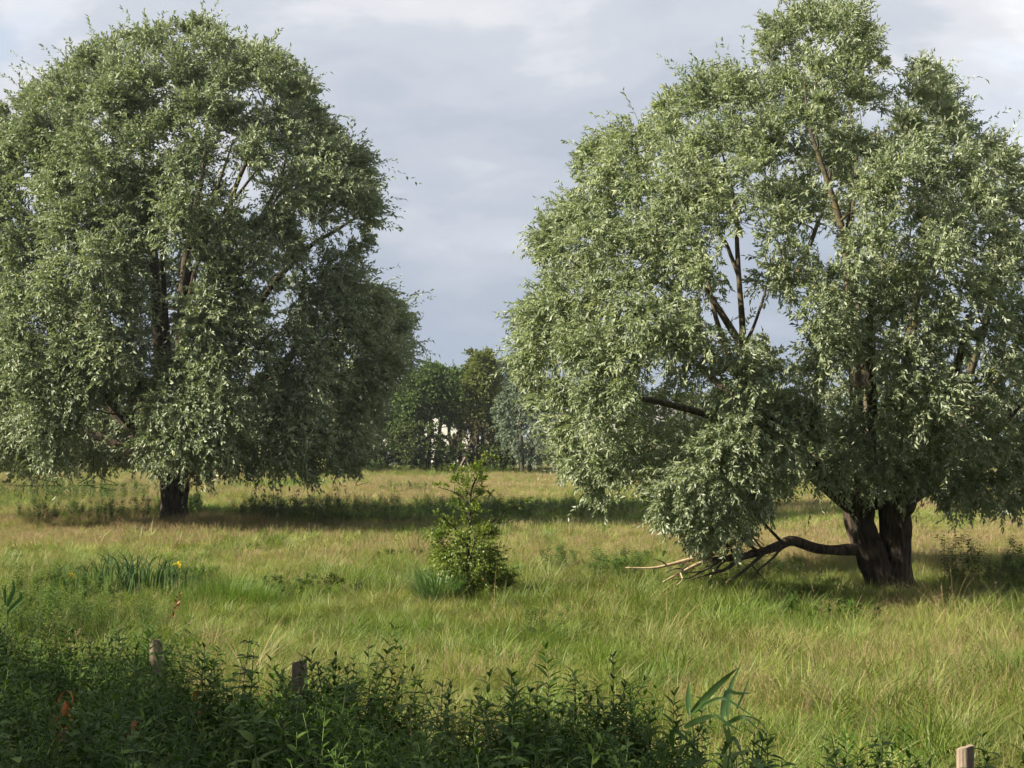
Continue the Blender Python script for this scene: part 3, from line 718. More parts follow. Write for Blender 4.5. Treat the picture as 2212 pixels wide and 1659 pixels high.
for k in range(46):                                            # tangle of fine dead twigs below the low branch
    t = rgR.uniform(0, 1); x = 1700 - 230 * t; y = 1180 + 36 * t + rgR.normal() * 4; dd = -0.9 - 0.9 * t + rgR.normal() * 0.15
    ln = rgR.uniform(12, 46); an = rgR.uniform(-0.6, 1.2)
    p = [(x, y, dd, 0.008), (x - ln * 0.5, y + ln * 0.5 * an + rgR.normal() * 4, dd + rgR.normal() * 0.2, 0.005), (x - ln + rgR.normal() * 8, min(y + ln * an * 0.8, 1264), dd + rgR.normal() * 0.4, 0.002)]
    V, F = wood_tube(picture_limb(p, DR), 7, 4); mb.add(V - gR, F)
tag(link('dead_twigs', mb.mesh('dead_twigs'), M['limb'], right_willow), kind='stuff')
limb_pts.append(spline(low, 12))
add_crown(right_willow, rgR, CR, RR, cenR, np.vstack(limb_pts), M['willow'], M['twig'], 262, 19, 0.090, 0.029, r0=0.03, twig_share=0.1, twig_r=0.0045, wisp=0.085, arch=0.16, hang=0.06, leaf_droop=0.14, rag=0.22, fuzz=0.9)

# ------------------------------------------------------------------ hedgerow and trees at the far edge
def round_poly(rg, x0, x1, y0, y1, k=0.1, n=18):
    cx, cy, rx, ry = (x0 + x1) / 2, (y0 + y1) / 2, (x1 - x0) / 2, (y1 - y0) / 2
    a = np.linspace(0, 2 * np.pi, n, endpoint=False)
    f = 1 + k * rg.normal(size=n)
    c, s = np.cos(a), np.sin(a)
    e = 0.75
    return np.stack([cx + rx * f * np.sign(c) * np.abs(c) ** e, cy + ry * f * np.sign(s) * np.abs(s) ** e], -1)
def far_tree(name, label, box, d0, mat, seed, r_px=20, spacing=19, per_m2=62, K=10, L=0.17, W=0.11, stems=3, poly=None, cat='tree', depth=None, trunk_r=0.16, gaps=(), trunkmat=None, group=None, **kw):
    rg = np.random.default_rng(seed)
    x0, x1, y0, y1 = box
    base = np.array([*at((x0 + x1) / 2, 900, d0)[:2], 0.0]); base = on_ground(base)
    t = thing(name, label, cat, base, group)
    poly = poly if poly is not None else round_poly(rg, x0, x1, y0, y1)
    hd = depth or (x1 - x0) / 2 / FPX * d0
    C, R = crown_clumps(rg, poly, d0, hd, r_px, spacing, gaps, skip=0.0, interior=0.3, rim_step=spacing * 0.9)
    cen = at((x0 + x1) / 2, (y0 + 2 * y1) / 3, d0)
    gy_ = project(base)[1][0]
    pts = []
    for k in range(stems):
        sx = (k - (stems - 1) / 2) * (x1 - x0) * 0.1
        ex = (k - (stems - 1) / 2) * (x1 - x0) * 0.26 + rg.normal() * 4
        rows = [((x0 + x1) / 2 + sx, gy_ + 2, rg.uniform(-.3, .3), trunk_r), ((x0 + x1) / 2 + sx * 1.3, gy_ * 0.7 + y0 * 0.3, rg.uniform(-.4, .4), trunk_r * 0.8),
                ((x0 + x1) / 2 + (sx + ex) / 2, gy_ * 0.4 + y0 * 0.6, rg.uniform(-.8, .8), trunk_r * 0.55), ((x0 + x1) / 2 + ex, y0 + (y1 - y0) * 0.12, rg.uniform(-1, 1), trunk_r * 0.15)]
        r4 = picture_limb(rows, d0)
        add_limb(t, r4, trunkmat or M['darktwig'], 14, 7, name='trunk', seed=seed + k)
        pts.append(spline(r4, 10))
    args = dict(fuzz=0.8, leaf_droop=0.15, arch=0.15, hang=0.1, rag=0.2, wisp=0.04)
    args.update(kw)
    add_crown(t, rg, C, R, cen, np.vstack(pts), mat, M['darktwig'], per_m2, K, L, W, r0=0.05, twig_share=0.05, twig_r=0.01, **args)
    return t
far_tree('alder_tree', 'dark green alder with several stems standing before the white barn', (845, 992, 782, 930), 97, M['alder'], 1, stems=4, r_px=24, spacing=16,
         poly=[(935, 780), (962, 792), (985, 822), (994, 860), (996, 905), (985, 935), (940, 905), (915, 940), (880, 955), (846, 945), (838, 890), (846, 840), (880, 805), (905, 788)],
         gaps=[[(940, 925), (955, 915), (985, 930), (970, 960), (945, 955)]])
far_tree('slender_tree', 'thin yellowish tree with bare top twigs right of the alder', (988, 1075, 760, 935), 99, M['ash'], 2, r_px=21, spacing=17, per_m2=50, stems=3,
         poly=[(1000, 785), (1030, 760), (1060, 752), (1080, 790), (1085, 850), (1080, 920), (1040, 935), (1005, 930), (995, 880), (1000, 830)], wisp=0.0)
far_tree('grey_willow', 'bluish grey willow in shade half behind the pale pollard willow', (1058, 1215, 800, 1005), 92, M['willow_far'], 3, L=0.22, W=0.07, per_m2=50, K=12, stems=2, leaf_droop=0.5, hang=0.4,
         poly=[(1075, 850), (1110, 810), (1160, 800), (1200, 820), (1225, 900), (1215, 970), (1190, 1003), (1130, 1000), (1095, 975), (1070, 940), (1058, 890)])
far_tree('hedge_shrub', 'round olive green shrub under the alder in the far hedge', (845, 968, 912, 1016), 94, M['darkshrub'], 4, r_px=17, spacing=17, stems=3, trunk_r=0.07, cat='shrub', per_m2=60)
far_tree('hedge_shrub', 'brownish twiggy shrub right of the white barn gap in the far hedge', (975, 1080, 910, 1014), 95, M['brownshrub'], 5, r_px=16, spacing=17, stems=3, trunk_r=0.07, cat='shrub', per_m2=50)
far_tree('hedge_shrub', 'low dark shrub in deep shade beside the left willow crown', (765, 862, 928, 1014), 94.5, M['darkshrub'], 6, r_px=18, spacing=18, stems=2, trunk_r=0.07, cat='shrub', per_m2=60)
far_tree('hedge_shrub', 'dark green low shrub between olive and brownish shrubs in the far hedge', (938, 1020, 962, 1016), 93.5, M['darkshrub'], 7, r_px=14, spacing=15, stems=2, trunk_r=0.06, cat='shrub', per_m2=60)
far_tree('hedge_shrub', 'dark shrub at the foot of the grey willow in the far hedge', (1040, 1130, 955, 1014), 94.2, M['darkshrub'], 8, r_px=15, spacing=16, stems=2, trunk_r=0.06, cat='shrub', per_m2=60)
far_tree('hedge_tree', 'dark tree behind the right edge of the left willow', (700, 850, 800, 990), 98, M['alder'], 9, stems=2)
far_tree('hedge_tree', 'broad dark tree filling the gap behind alder and yellowish tree', (905, 1085, 800, 935), 106, M['alder'], 61, r_px=24, spacing=20, stems=3, L=0.2, W=0.13, gaps=[[(935, 915), (955, 905), (1000, 925), (1000, 960), (935, 955)]])
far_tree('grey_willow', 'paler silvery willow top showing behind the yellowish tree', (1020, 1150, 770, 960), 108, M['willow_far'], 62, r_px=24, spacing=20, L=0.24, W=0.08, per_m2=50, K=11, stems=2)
side = [(-160, 110, 800, M['alder']), (90, 330, 815, M['darkshrub']), (310, 560, 805, M['alder']), (540, 740, 820, M['darkshrub']),
        (1215, 1390, 828, M['alder']), (1360, 1560, 846, M['darkshrub']), (1530, 1720, 830, M['alder']), (1700, 1890, 842, M['darkshrub']), (1860, 2080, 820, M['alder']), (2050, 2300, 836, M['darkshrub']),
        (-430, -140, 812, M['darkshrub']), (-700, -400, 800, M['alder']), (2270, 2540, 815, M['alder']), (2500, 2800, 828, M['darkshrub'])]
side_names = ['dark hedge tree behind the left willow, at the left picture edge', 'second dark tree from the left behind the left willow', 'third dark tree from the left behind the left willow', 'fourth dark tree from the left behind the left willow',
              'dark tree far behind the left flank of the pale pollard willow', 'low dark tree far behind the bare fork of the pollard willow', 'dark tree far behind the middle of the pollard willow', 'low dark tree far behind the split trunk, left of it',
              'dark tree far behind the split trunk, right of it', 'dark tree in the far hedge at the right edge, behind the pollard willow',
              'hedge tree just beyond the left picture edge', 'hedge tree well beyond the left picture edge', 'hedge tree just beyond the right picture edge', 'hedge tree well beyond the right picture edge']
for k, (x0, x1, y0, m_) in enumerate(side):
    far_tree('hedge_tree', side_names[k], (x0, x1, y0, 1012), 99 + (k % 3), m_, 20 + k, r_px=26, spacing=30, per_m2=26, K=9, L=0.28, W=0.17, stems=2, group='trees of the far hedgerow')

# ------------------------------------------------------------------ white barn and house behind the hedge
def box(mb, x0, x1, y0, y1, z0, z1, rnd=0.5):
    V = np.array([(x, y, z) for z in (z0, z1) for y in (y0, y1) for x in (x0, x1)])
    q = np.array([(0, 2, 3, 1), (4, 5, 7, 6), (0, 1, 5, 4), (2, 6, 7, 3), (0, 4, 6, 2), (1, 3, 7, 5)])
    mb.add(V, [q], rnd)
dB = 122.0
bx0, bx1 = at(745, 950, dB)[0], at(1022, 950, dB)[0]
apex_x = at(885, 900, dB)[0]
apex_z, eave_r, eave_l = at(885, 872, dB)[2], at(1022, 940, dB)[2], at(745, 938, dB)[2]
barn = thing('barn', 'white ribbed barn glimpsed through the far alder stems', 'barn', (apex_x, dB, 0))
def roof_z(x): return np.where(x > apex_x, apex_z + (eave_r - apex_z) * (x - apex_x) / (bx1 - apex_x), apex_z + (eave_l - apex_z) * (apex_x - x) / (apex_x - bx0))
mb = MB()
xs = np.arange(bx0, bx1, 0.125); k = np.arange(len(xs))
yo = np.where((k % 2) < 1, -0.02, 0.02)
Vb = np.concatenate([np.stack([xs - apex_x, yo, np.zeros_like(xs)], -1), np.stack([xs - apex_x, yo, roof_z(xs)], -1)])
n_ = len(xs)
mb.add(Vb, [np.stack([k[:-1], k[1:], k[1:] + n_, k[:-1] + n_], -1)])
box(mb, bx0 - apex_x, bx0 - apex_x + 0.1, 0.06, 18, 0, eave_l); box(mb, bx1 - apex_x - 0.2, bx1 - apex_x - 0.1, 0.06, 18, 0, eave_r); box(mb, bx0 - apex_x, bx1 - apex_x - 0.1, 18, 18.1, 0, min(eave_l, eave_r))
link('wall', mb.mesh('wall'), M['white_sheet'], barn)
for nm, xa, xb, za, zb in (('roof', bx0 - 0.3, apex_x, eave_l - 0.1, apex_z), ('roof', bx1 + 0.3, apex_x, eave_r - 0.1, apex_z)):
    mb = MB()
    V = np.array([(xa - apex_x, -0.3, za), (0, -0.3, zb), (0, 18.3, zb), (xa - apex_x, 18.3, za)])
    V = np.vstack([V + [0, 0, 0.06], V + [0, 0, 0.18]])
    mb.add(V, [[(0, 1, 2, 3), (4, 7, 6, 5), (0, 4, 5, 1), (1, 5, 6, 2), (2, 6, 7, 3), (3, 7, 4, 0)]])
    link(nm, mb.mesh(nm), M['grey_sheet'], barn)
mb = MB(); box(mb, -1.6, 1.4, -0.14, -0.06, 0, 2.6); link('door', mb.mesh('door'), M['dark_door'], barn)
dH = 118.0
hx = at(1440, 950, dH)[0]
house = thing('house', 'grey roofed house barely glimpsed through the pollard willow leaves', 'house', (hx, dH, 0))
mb = MB(); box(mb, -4, 4, 0, 7, 0, 2.6); link('wall', mb.mesh('wall'), M['house_brick'], house)
mb = MB()
V = np.array([(-4.3, -0.3, 2.5), (4.3, -0.3, 2.5), (4.3, 7.3, 2.5), (-4.3, 7.3, 2.5), (-4.0, 3.5, 5.2), (4.0, 3.5, 5.2)])
mb.add(V, [np.array([(0, 1, 5, 4), (2, 3, 4, 5), (0, 3, 2, 1)]), np.array([(1, 2, 5), (3, 0, 4)])])
roof = link('roof', mb.mesh('roof'), M['roof_tile'], house)
mb = MB(); box(mb, 2.2, 2.8, 3.2, 3.8, 4.6, 6.0); link('chimney', mb.mesh('chimney'), M['house_brick'], roof)
for wx in (-2.6, 0.4, 2.4):
    mb = MB(); box(mb, wx, wx + 1.0, -0.05, -0.01, 0.9, 2.1); link('window', mb.mesh('window'), M['glass'], house)
# wooden brace at the foot of the hedge
dW = 91.0
wb = on_ground(at(1004, 1000, dW))
brace = thing('timber_brace', 'small grey inverted V timber frame against the dark far hedge', 'timber frame', wb)
top = at(1005, 990, dW) - wb
for s in (-1, 1):
    rows = [[s * 0.62, 0, -0.05, 0.06], [s * 0.31, 0.02, top[2] * 0.5, 0.06], [s * -0.04, 0.04 * s, top[2] + 0.06, 0.055]]
    V, F = wood_tube(rows, 6, 6); mb = MB(); mb.add(V, F); link('beam', mb.mesh('beam'), M['post'], brace)
V, F = wood_tube([[-0.4, -0.06, top[2] * 0.38, 0.04], [0.0, -0.07, top[2] * 0.39, 0.04], [0.4, -0.06, top[2] * 0.38, 0.04]], 5, 6); mb = MB(); mb.add(V, F); link('crossbar', mb.mesh('crossbar'), M['post'], brace)

# ------------------------------------------------------------------ plants: prototypes
def blade(mb, base, az, h, lean, w, rnd, bend=1.6, seg=3, fold=0.0):
    bend = bend * (0.8 + 0.5 * ((az * 7.3) % 1.0))
    t = np.linspace(0, 1, seg + 1)
    out = np.array([math.cos(az), math.sin(az), 0]); side = np.array([-math.sin(az), math.cos(az), 0])
    up = np.array([0, 0, 1.0])
    mid = base + out[None] * (lean * h * t ** bend)[:, None] + up[None] * (h * t * (1 - 0.28 * lean * t))[:, None]
    ww = w * np.array([0.75, 1.0, 0.8, 0.45, 0.2][:seg + 1]); ww[-1] = 0
    l = mid[:-1] - side * ww[:-1, None] / 2; r = mid[:-1] + side * ww[:-1, None] / 2
    V = np.vstack([l, r, mid[-1:]]); n = seg
    q = [(i, n + i, n + i + 1, i + 1) for i in range(seg - 1)]
    tri = [(seg - 1, 2 * n - 1, 2 * n)]
    mb.add(V, [q, tri], rnd)
    return mid[-1]
def seed_head(mb, tip, dirn, ln, w, rnd, rg, n=7):
    for k in range(n):
        t = k / n
        p = tip - dirn * ln * (1 - t)
        a = rg.uniform(0, 6.28)
        o = np.array([math.cos(a), math.sin(a), 0.9]); o /= np.linalg.norm(o)
        ww = w * (1 - 0.6 * abs(t - 0.35)) * rg.uniform(0.7, 1.2)
        s = np.cross(o, [0.3, 0.5, 0.8]); s /= np.linalg.norm(s)
        mb.add([p, p + o * ww * 0.6 + s * ww * 0.3, p + o * ww * 1.3, p + o * ww * 0.6 - s * ww * 0.3], [[(0, 1, 2, 3)]], rnd)
def proto(name, parts):
    """parts: list of (MB, material) -> one object with several materials"""
    V, F, R, MI, n = [], [], [], [], 0
    mats = []
    for k, (mb, mat) in enumerate(parts):
        if not mb.V: continue
        mats.append(mat)
        for v in mb.V: V.append(v)
        for f, r in zip(mb.F, mb.R): F.append(f + n); R.append(r); MI.append(np.full(len(f), len(mats) - 1))
        n += mb.n
    o3 = [i for i, f in enumerate(F) if f.shape[1] == 3]; o4 = [i for i, f in enumerate(F) if f.shape[1] == 4]
    od = o3 + o4
    faces = []
    if o3: faces.append(np.concatenate([F[i] for i in o3]))
    if o4: faces.append(np.concatenate([F[i] for i in o4]))
    me = mesh_np(name, np.concatenate(V), faces, np.concatenate([R[i] for i in od]))
    for m_ in mats: me.materials.append(m_)
    me.polygons.foreach_set('material_index', np.concatenate([MI[i] for i in od]).astype(np.int32))
    return bpy.data.objects.new(name, me)
def grass_tuft(name, seed, n, rad, h, w, mat, lean=(0.1, 0.7), heads=0, head_h=(0.6, 0.9), head_mat=None, head_len=0.12, head_w=0.012, straw=0.13):
    rg = np.random.default_rng(seed)
    a, b = MB(), MB()
    for k in range(n):
        r = rad * math.sqrt(rg.random()); t = rg.uniform(0, 6.28)
        base = np.array([r * math.cos(t), r * math.sin(t), -0.03])
        rn = 1.0 if rg.random() < straw else float(np.clip(rg.normal(0.4, 0.28), 0, 0.88))
        blade(a, base, t + rg.normal() * 0.8, rg.uniform(*h), rg.uniform(*lean), w * rg.uniform(0.6, 1.3), rn)
    for k in range(heads):
        r = rad * math.sqrt(rg.random()); t = rg.uniform(0, 6.28); az = rg.uniform(0, 6.28)
        base = np.array([r * math.cos(t), r * math.sin(t), -0.03]); hh = rg.uniform(*head_h)
        rn = rg.random()
        tip = blade(b, base, az, hh, rg.uniform(0.05, 0.35), w * 0.45, rn)
        dr = np.array([math.cos(az) * 0.4, math.sin(az) * 0.4, 1.0]); dr /= np.linalg.norm(dr)
        seed_head(b, tip + dr * 0.02, dr, head_len * rg.uniform(0.7, 1.3), head_w * rg.uniform(0.7, 1.4), rn, rg)
    return proto(name, [(a, mat), (b, head_mat or M['seed'])])
def leaf_shape(mb, base, dirn, nrm_, L, W, rnd, droop=0.25):
    """six-point lanceolate leaf, folded and drooping"""
    s = np.cross(dirn, nrm_); s /= np.linalg.norm(s); u = np.cross(s, dirn)
    m1 = base + dirn * L * 0.3 - u * 0; m2 = base + dirn * L * 0.65 - u * L * droop * 0.35; tp = base + dirn * L - u * L * droop
    V = [base, m1 + s * W * 0.46 + u * W * 0.12, m1, m1 - s * W * 0.46 + u * W * 0.12, m2 + s * W * 0.36 + u * W * 0.1, m2, m2 - s * W * 0.36 + u * W * 0.1, tp]
    mb.add(V, [[(0, 1, 2), (0, 2, 3), (4, 7, 5), (5, 7, 6)], [(1, 4, 5, 2), (2, 5, 6, 3)]], rnd)
def herb_layout(rg, H=1.0, nodes=15, L=0.11, W=0.026, side=3, per=2, start=0.25, up=0.65):
    """returns stem rows and leaf placements (base, dir, normal, L, W)"""
    leafs, stems = [], []
    az0 = rg.uniform(0, 6.28); ln = rg.normal(size=2) * 0.06
    def stem(b, d, hh, nn, scale):
        pts = []
        for k in range(6):
            t = k / 5
            pts.append([*(b + d * hh * t + np.array([ln[0], ln[1], 0]) * hh * t * t), max(0.0045 * scale * (1 - 0.75 * t), 0.001)])
        stems.append(pts)
        P = np.array(pts)[:, :3]
        az = rg.uniform(0, 6.28)
        for k in range(nn):
            t = start + (1 - start) * (k + 0.5) / nn if scale == 1 else 0.2 + 0.8 * (k + 0.5) / nn
            p = P[0] + d * hh * t + np.array([ln[0], ln[1], 0]) * hh * t * t
            az += 1.57 + rg.normal() * 0.2
            f = 0.45 + 0.55 * math.sin(math.pi * min(max((1.02 - t) * 1.15, 0.06), 1)) ** 0.7
            for j in range(per):
                a = az + j * 6.2832 / per
                upv = up * (0.35 + 1.3 * max(t - 0.6, 0) / 0.4) + rg.normal() * 0.12
                dr = np.array([math.cos(a), math.sin(a), upv]); dr /= np.linalg.norm(dr)
                nr = np.array([-math.cos(a) * upv, -math.sin(a) * upv, 1.0]) + rg.normal(size=3) * 0.15
                leafs.append((p, dr, nr, L * f * scale ** 0.5 * rg.uniform(0.85, 1.15), W * f * scale ** 0.5 * rg.uniform(0.85, 1.2)))
    stem(np.array([0, 0, -0.03]), np.array([0, 0, 1.0]), H, nodes, 1)
    for k in range(side):
        t = rg.uniform(0.3, 0.75); a = rg.uniform(0, 6.28)
        d = np.array([math.cos(a) * 0.55, math.sin(a) * 0.55, 0.85]); d /= np.linalg.norm(d)
        stem(np.array([0, 0, H * t]), d, H * rg.uniform(0.18, 0.34), 6, 0.6)
    return stems, leafs
def herb_proto(name, seed, mat, **kw):
    rg = np.random.default_rng(seed)
    stems, lf = herb_layout(rg, **kw)
    a, b = MB(), MB()
    for s in stems:
        V, F = wood_tube(s, 6, 4); b.add(V, F)
    for p, d, n, L, W in lf: leaf_shape(a, p, d, n, L, W, float(np.clip(rg.normal(0.45, 0.22), 0, 1)))
    return proto(name, [(a, mat), (b, M['stem'])])
def scatter(name, pts, rot, scale, idx, protos, label, cat, parent=None):
    """a stuff object: prototypes placed on points by geometry nodes"""
    coll = bpy.data.collections.new(name + '_kinds')
    for k, p in enumerate(protos):
        p.name = 'k%02d_%s' % (k, p.name); coll.objects.link(p)
    me = bpy.data.meshes.new(name)
    me.vertices.add(len(pts)); me.vertices.foreach_set('co', np.asarray(pts, np.float32).ravel())
    for an, ty, dat, fld in (('rot', 'FLOAT_VECTOR', np.asarray(rot, np.float32).ravel(), 'vector'), ('scl', 'FLOAT', np.asarray(scale, np.float32), 'value'), ('idx', 'INT', np.asarray(idx, np.int32), 'value')):
        a = me.attributes.new(an, ty, 'POINT'); a.data.foreach_set(fld, dat)
    o = link(name, me)
    tag(o, label, cat, kind='stuff')
    ng = bpy.data.node_groups.new(name, 'GeometryNodeTree')
    ng.interface.new_socket('Geometry', in_out='INPUT', socket_type='NodeSocketGeometry')
    ng.interface.new_socket('Geometry', in_out='OUTPUT', socket_type='NodeSocketGeometry')
    N, Lk = ng.nodes, ng.links
    gi, go = N.new('NodeGroupInput'), N.new('NodeGroupOutput')
    ci = N.new('GeometryNodeCollectionInfo'); ci.inputs['Collection'].default_value = coll
    ci.inputs['Separate Children'].default_value = True; ci.inputs['Reset Children'].default_value = True
    ip = N.new('GeometryNodeInstanceOnPoints'); ip.inputs['Pick Instance'].default_value = True
    def attr(an, ty):
        n = N.new('GeometryNodeInputNamedAttribute'); n.data_type = ty; n.inputs[0].default_value = an
        return n.outputs[0]
    Lk.new(gi.outputs[0], ip.inputs['Points']); Lk.new(ci.outputs[0], ip.inputs['Instance'])
    Lk.new(attr('idx', 'INT'), ip.inputs['Instance Index'])
    e2r = N.new('FunctionNodeEulerToRotation'); Lk.new(attr('rot', 'FLOAT_VECTOR'), e2r.inputs[0]); Lk.new(e2r.outputs[0], ip.inputs['Rotation'])
    Lk.new(attr('scl', 'FLOAT'), ip.inputs['Scale'])
    Lk.new(ip.outputs[0], go.inputs[0])
    md = o.modifiers.new('scatter', 'NODES'); md.node_group = ng
    return o

# ------------------------------------------------------------------ meadow grass
rgG = np.random.default_rng(5)
def strip(d0, d1, dens, wide=1.25, margin=2.0):
    area = 0.364 * wide * (d1 ** 2 - d0 ** 2) + 2 * margin * (d1 - d0)
    n = int(area * dens)
    d = np.sqrt(rgG.uniform(d0 ** 2, d1 ** 2, n))
    x = rgG.uniform(-1, 1, n) * (0.364 * wide * d + margin)
    return np.stack([x, d], -1)
def vnoise(P, scale, seed):
    r = np.random.default_rng(seed); w = 0
    for k in range(7):
        a = r.uniform(0, 6.28); f = scale * r.uniform(0.6, 1.9)
        w = w + np.sin((P[:, 0] * math.cos(a) + P[:, 1] * math.sin(a)) * f + r.uniform(0, 6.28))
    return w / 2.6
near = [grass_tuft('grass_a', 1, 74, 0.20, (0.14, 0.48), 0.0085, M['grass'], lean=(0.2, 1.7), heads=2, head_h=(0.35, 0.65)),
        grass_tuft('grass_b', 2, 70, 0.21, (0.14, 0.48), 0.0085, M['grass'], heads=5, head_h=(0.35, 0.65), lean=(0.2, 1.7)),
        grass_tuft('grass_c', 3, 60, 0.21, (0.14, 0.45), 0.008, M['grass'], heads=13, head_h=(0.35, 0.65), lean=(0.2, 1.6)),
        grass_tuft('grass_d', 4, 78, 0.19, (0.18, 0.55), 0.0102, M['lush'], heads=0, lean=(0.2, 1.8), straw=0.03),
        grass_tuft('grass_e', 5, 62, 0.19, (0.15, 0.45), 0.009, M['lush'], heads=3, head_mat=M['sorrel'], head_h=(0.4, 0.65), head_len=0.14, head_w=0.015, lean=(0.2, 1.7))]
far = [grass_tuft('grass_f', 6, 50, 0.36, (0.2, 0.5), 0.020, M['grass'], heads=4, head_h=(0.4, 0.65), head_w=0.022, head_len=0.14, lean=(0.2, 1.6)),
       grass_tuft('grass_g', 7, 46, 0.37, (0.2, 0.5), 0.019, M['grass'], heads=12, head_h=(0.4, 0.65), head_w=0.024, head_len=0.14, lean=(0.2, 1.6)),
       grass_tuft('grass_h', 8, 38, 0.38, (0.2, 0.5), 0.018, M['grass'], heads=24, head_h=(0.4, 0.65), head_w=0.026, head_len=0.14, lean=(0.2, 1.6)),
       grass_tuft('grass_i', 9, 54, 0.34, (0.2, 0.6), 0.022, M['lush'], heads=0, straw=0.03, lean=(0.2, 1.6))]
XY = np.vstack([strip(6.5, 16, 85), strip(16, 28, 56), strip(28, 50, 19), strip(50, 101, 8)])
d = XY[:, 1]
_px, py = project(np.column_stack([XY, np.zeros(len(XY))]))
dry = vnoise(XY, 0.32, 1) + 0.55 * vnoise(XY, 1.1, 2)
# drier, seeding grass in the middle distance and beyond, lusher close by and in the wet hollow
dry = dry + np.interp(py, [1010, 1030, 1060, 1100, 1130, 1165, 1200, 1260, 1400, 1660], [-0.8, 0.3, 0.65, 0.3, 0.1, 0.85, 0.4, -0.3, -0.55, -0.65])
dry = dry - 1.0 * ((py > 1085) & (py < 1137) & (_px > 330) & (_px < 1420)) + rgG.normal(size=len(d)) * 0.85
isnear = d < 28 + rgG.normal(size=len(d)) * 1.5
idx = np.where(isnear, np.select([dry > 1.0, dry > 0.15, dry > -0.9], [2, 1, 0], 3), np.select([dry > 1.0, dry > 0.1, dry > -0.9], [7, 6, 5], 8))
idx = np.where(isnear & (rgG.random(len(d)) < 0.06), 4, idx)
z = ground_z(XY[:, 0], XY[:, 1])
hgt = np.interp(d, [8, 20, 30, 40, 60], [0.62, 0.52, 0.40, 0.40, 0.48]) * (1 + 0.22 * vnoise(XY, 0.9, 3) + 0.15 * vnoise(XY, 3.1, 4) + rgG.normal(size=len(d)) * 0.2)
rot = np.column_stack([rgG.normal(size=len(d)) * 0.28, rgG.normal(size=len(d)) * 0.28, rgG.uniform(0, 6.28, len(d))])
hgt = np.where((np.abs(_px - 270) < 190) & (py > 1265) & (py < 1345), hgt * 0.85, hgt)
hgt = np.where((np.abs(_px - 1000) < 130) & (py > 1285) & (py < 1335), hgt * 0.8, hgt)
trunkclear = (np.hypot(XY[:, 0] - gR[0], XY[:, 1] - gR[1]) > 0.42) & (np.hypot(XY[:, 0] - gL[0], XY[:, 1] - gL[1]) > 0.5)
sel = trunkclear
extra_kinds = [grass_tuft('seed_stalks', 71, 3, 0.1, (0.2, 0.4), 0.007, M['grass'], heads=5, head_h=(0.5, 0.85), head_len=0.13, head_w=0.016), grass_tuft('dark_tuft', 72, 85, 0.15, (0.25, 0.62), 0.010, M['lush'], lean=(0.3, 1.5), straw=0.01),
               herb_proto('meadow_herb', 73, M['nettle'], H=0.42, nodes=9, L=0.11, W=0.045, side=3, start=0.1, up=0.4), grass_tuft('bent_straw', 74, 22, 0.16, (0.35, 0.7), 0.007, M['seed'], lean=(0.9, 1.9))]
roll = rgG.random(len(d)); clump = vnoise(XY, 1.7, 8)
idx = np.where(isnear & (roll < 0.035), 9, idx)
idx = np.where(isnear & (clump > 1.0) & (roll > 0.45), 10, idx)
idx = np.where(isnear & (vnoise(XY, 1.3, 12) > 1.25) & (roll > 0.6), 11, idx)
idx = np.where(isnear & (roll > 0.035) & (roll < 0.055), 12, idx)
hgt = np.where(idx >= 9, np.maximum(hgt, 0.5) * 1.15, hgt)
scatter('meadow_grass', np.column_stack([XY, z])[sel], rot[sel], np.clip(hgt, 0.2, 1.4)[sel], idx[sel], near + far + extra_kinds, 'tall mixed summer grass with straw coloured seed heads over the whole meadow', 'grass')

# nettles and herbs in bands and patches out in the meadow
nettles = [herb_proto('nettle_a', 51, M['nettle'], H=0.85, nodes=11, L=0.13, W=0.06, side=2, start=0.2, up=0.2), herb_proto('nettle_b', 52, M['nettle'], H=1.0, nodes=12, L=0.13, W=0.055, side=3, start=0.2, up=0.3),
           herb_proto('herb_pale', 53, M['pale_herb'], H=0.75, nodes=10, L=0.13, W=0.05, side=3, start=0.15, up=0.5)]
def patch_points(rg, spots):
    P, S, I = [], [], []
    for (x, y, rx, ry, n, s, kinds) in spots:
        for k in range(n):
            a, r = rg.uniform(0, 6.28), math.sqrt(rg.random())
            g = ground_at(x + rx * r * math.cos(a), y + ry * r * math.sin(a))
            P.append(on_ground(g)); S.append(s * rg.uniform(0.7, 1.2)); I.append(kinds[rg.integers(len(kinds))])
    return np.array(P), np.array(S), np.array(I)
rgN = np.random.default_rng(9)
spots = [(900, 1122, 380, 8, 340, 0.72, [0, 1, 1]), (1180, 1120, 180, 7, 120, 0.68, [0, 1]), (1330, 1114, 60, 7, 45, 0.68, [0, 1]), (640, 1128, 140, 7, 110, 0.8, [2, 2, 0]), (880, 1137, 200, 5, 90, 0.7, [2]),
         (160, 1085, 190, 10, 160, 0.8, [0, 1]), (230, 1125, 200, 12, 150, 0.7, [0, 2]), (420, 1120, 20, 7, 30, 0.8, [0]), (2150, 1265, 110, 12, 45, 0.5, [0, 1, 1]), (2070, 1262, 30, 6, 7, 0.8, [1]), (2110, 1262, 20, 6, 5, 0.75, [1]), (2195, 1258, 30, 8, 10, 0.72, [1]),
         (1330, 1262, 60, 16, 50, 0.55, [0, 1]), (1215, 1240, 45, 10, 26, 0.5, [0]), (1180, 1375, 50, 22, 14, 0.5, [0]), (870, 1066, 60, 4, 50, 0.6, [2, 0]), (1010, 1024, 240, 3, 180, 0.9, [2, 0]), (400, 1285, 70, 14, 30, 0.5, [0]), (1500, 1270, 90, 10, 40, 0.45, [0]), (1640, 1250, 120, 14, 60, 0.45, [0])]
P, S, I = patch_points(rgN, spots)
scatter('nettle_patch', P, np.column_stack([rgN.normal(size=len(P)) * 0.08, rgN.normal(size=len(P)) * 0.08, rgN.uniform(0, 6.28, len(P))]), S, I, nettles, 'dark green nettle and herb patches in bands across the meadow', 'herbs')

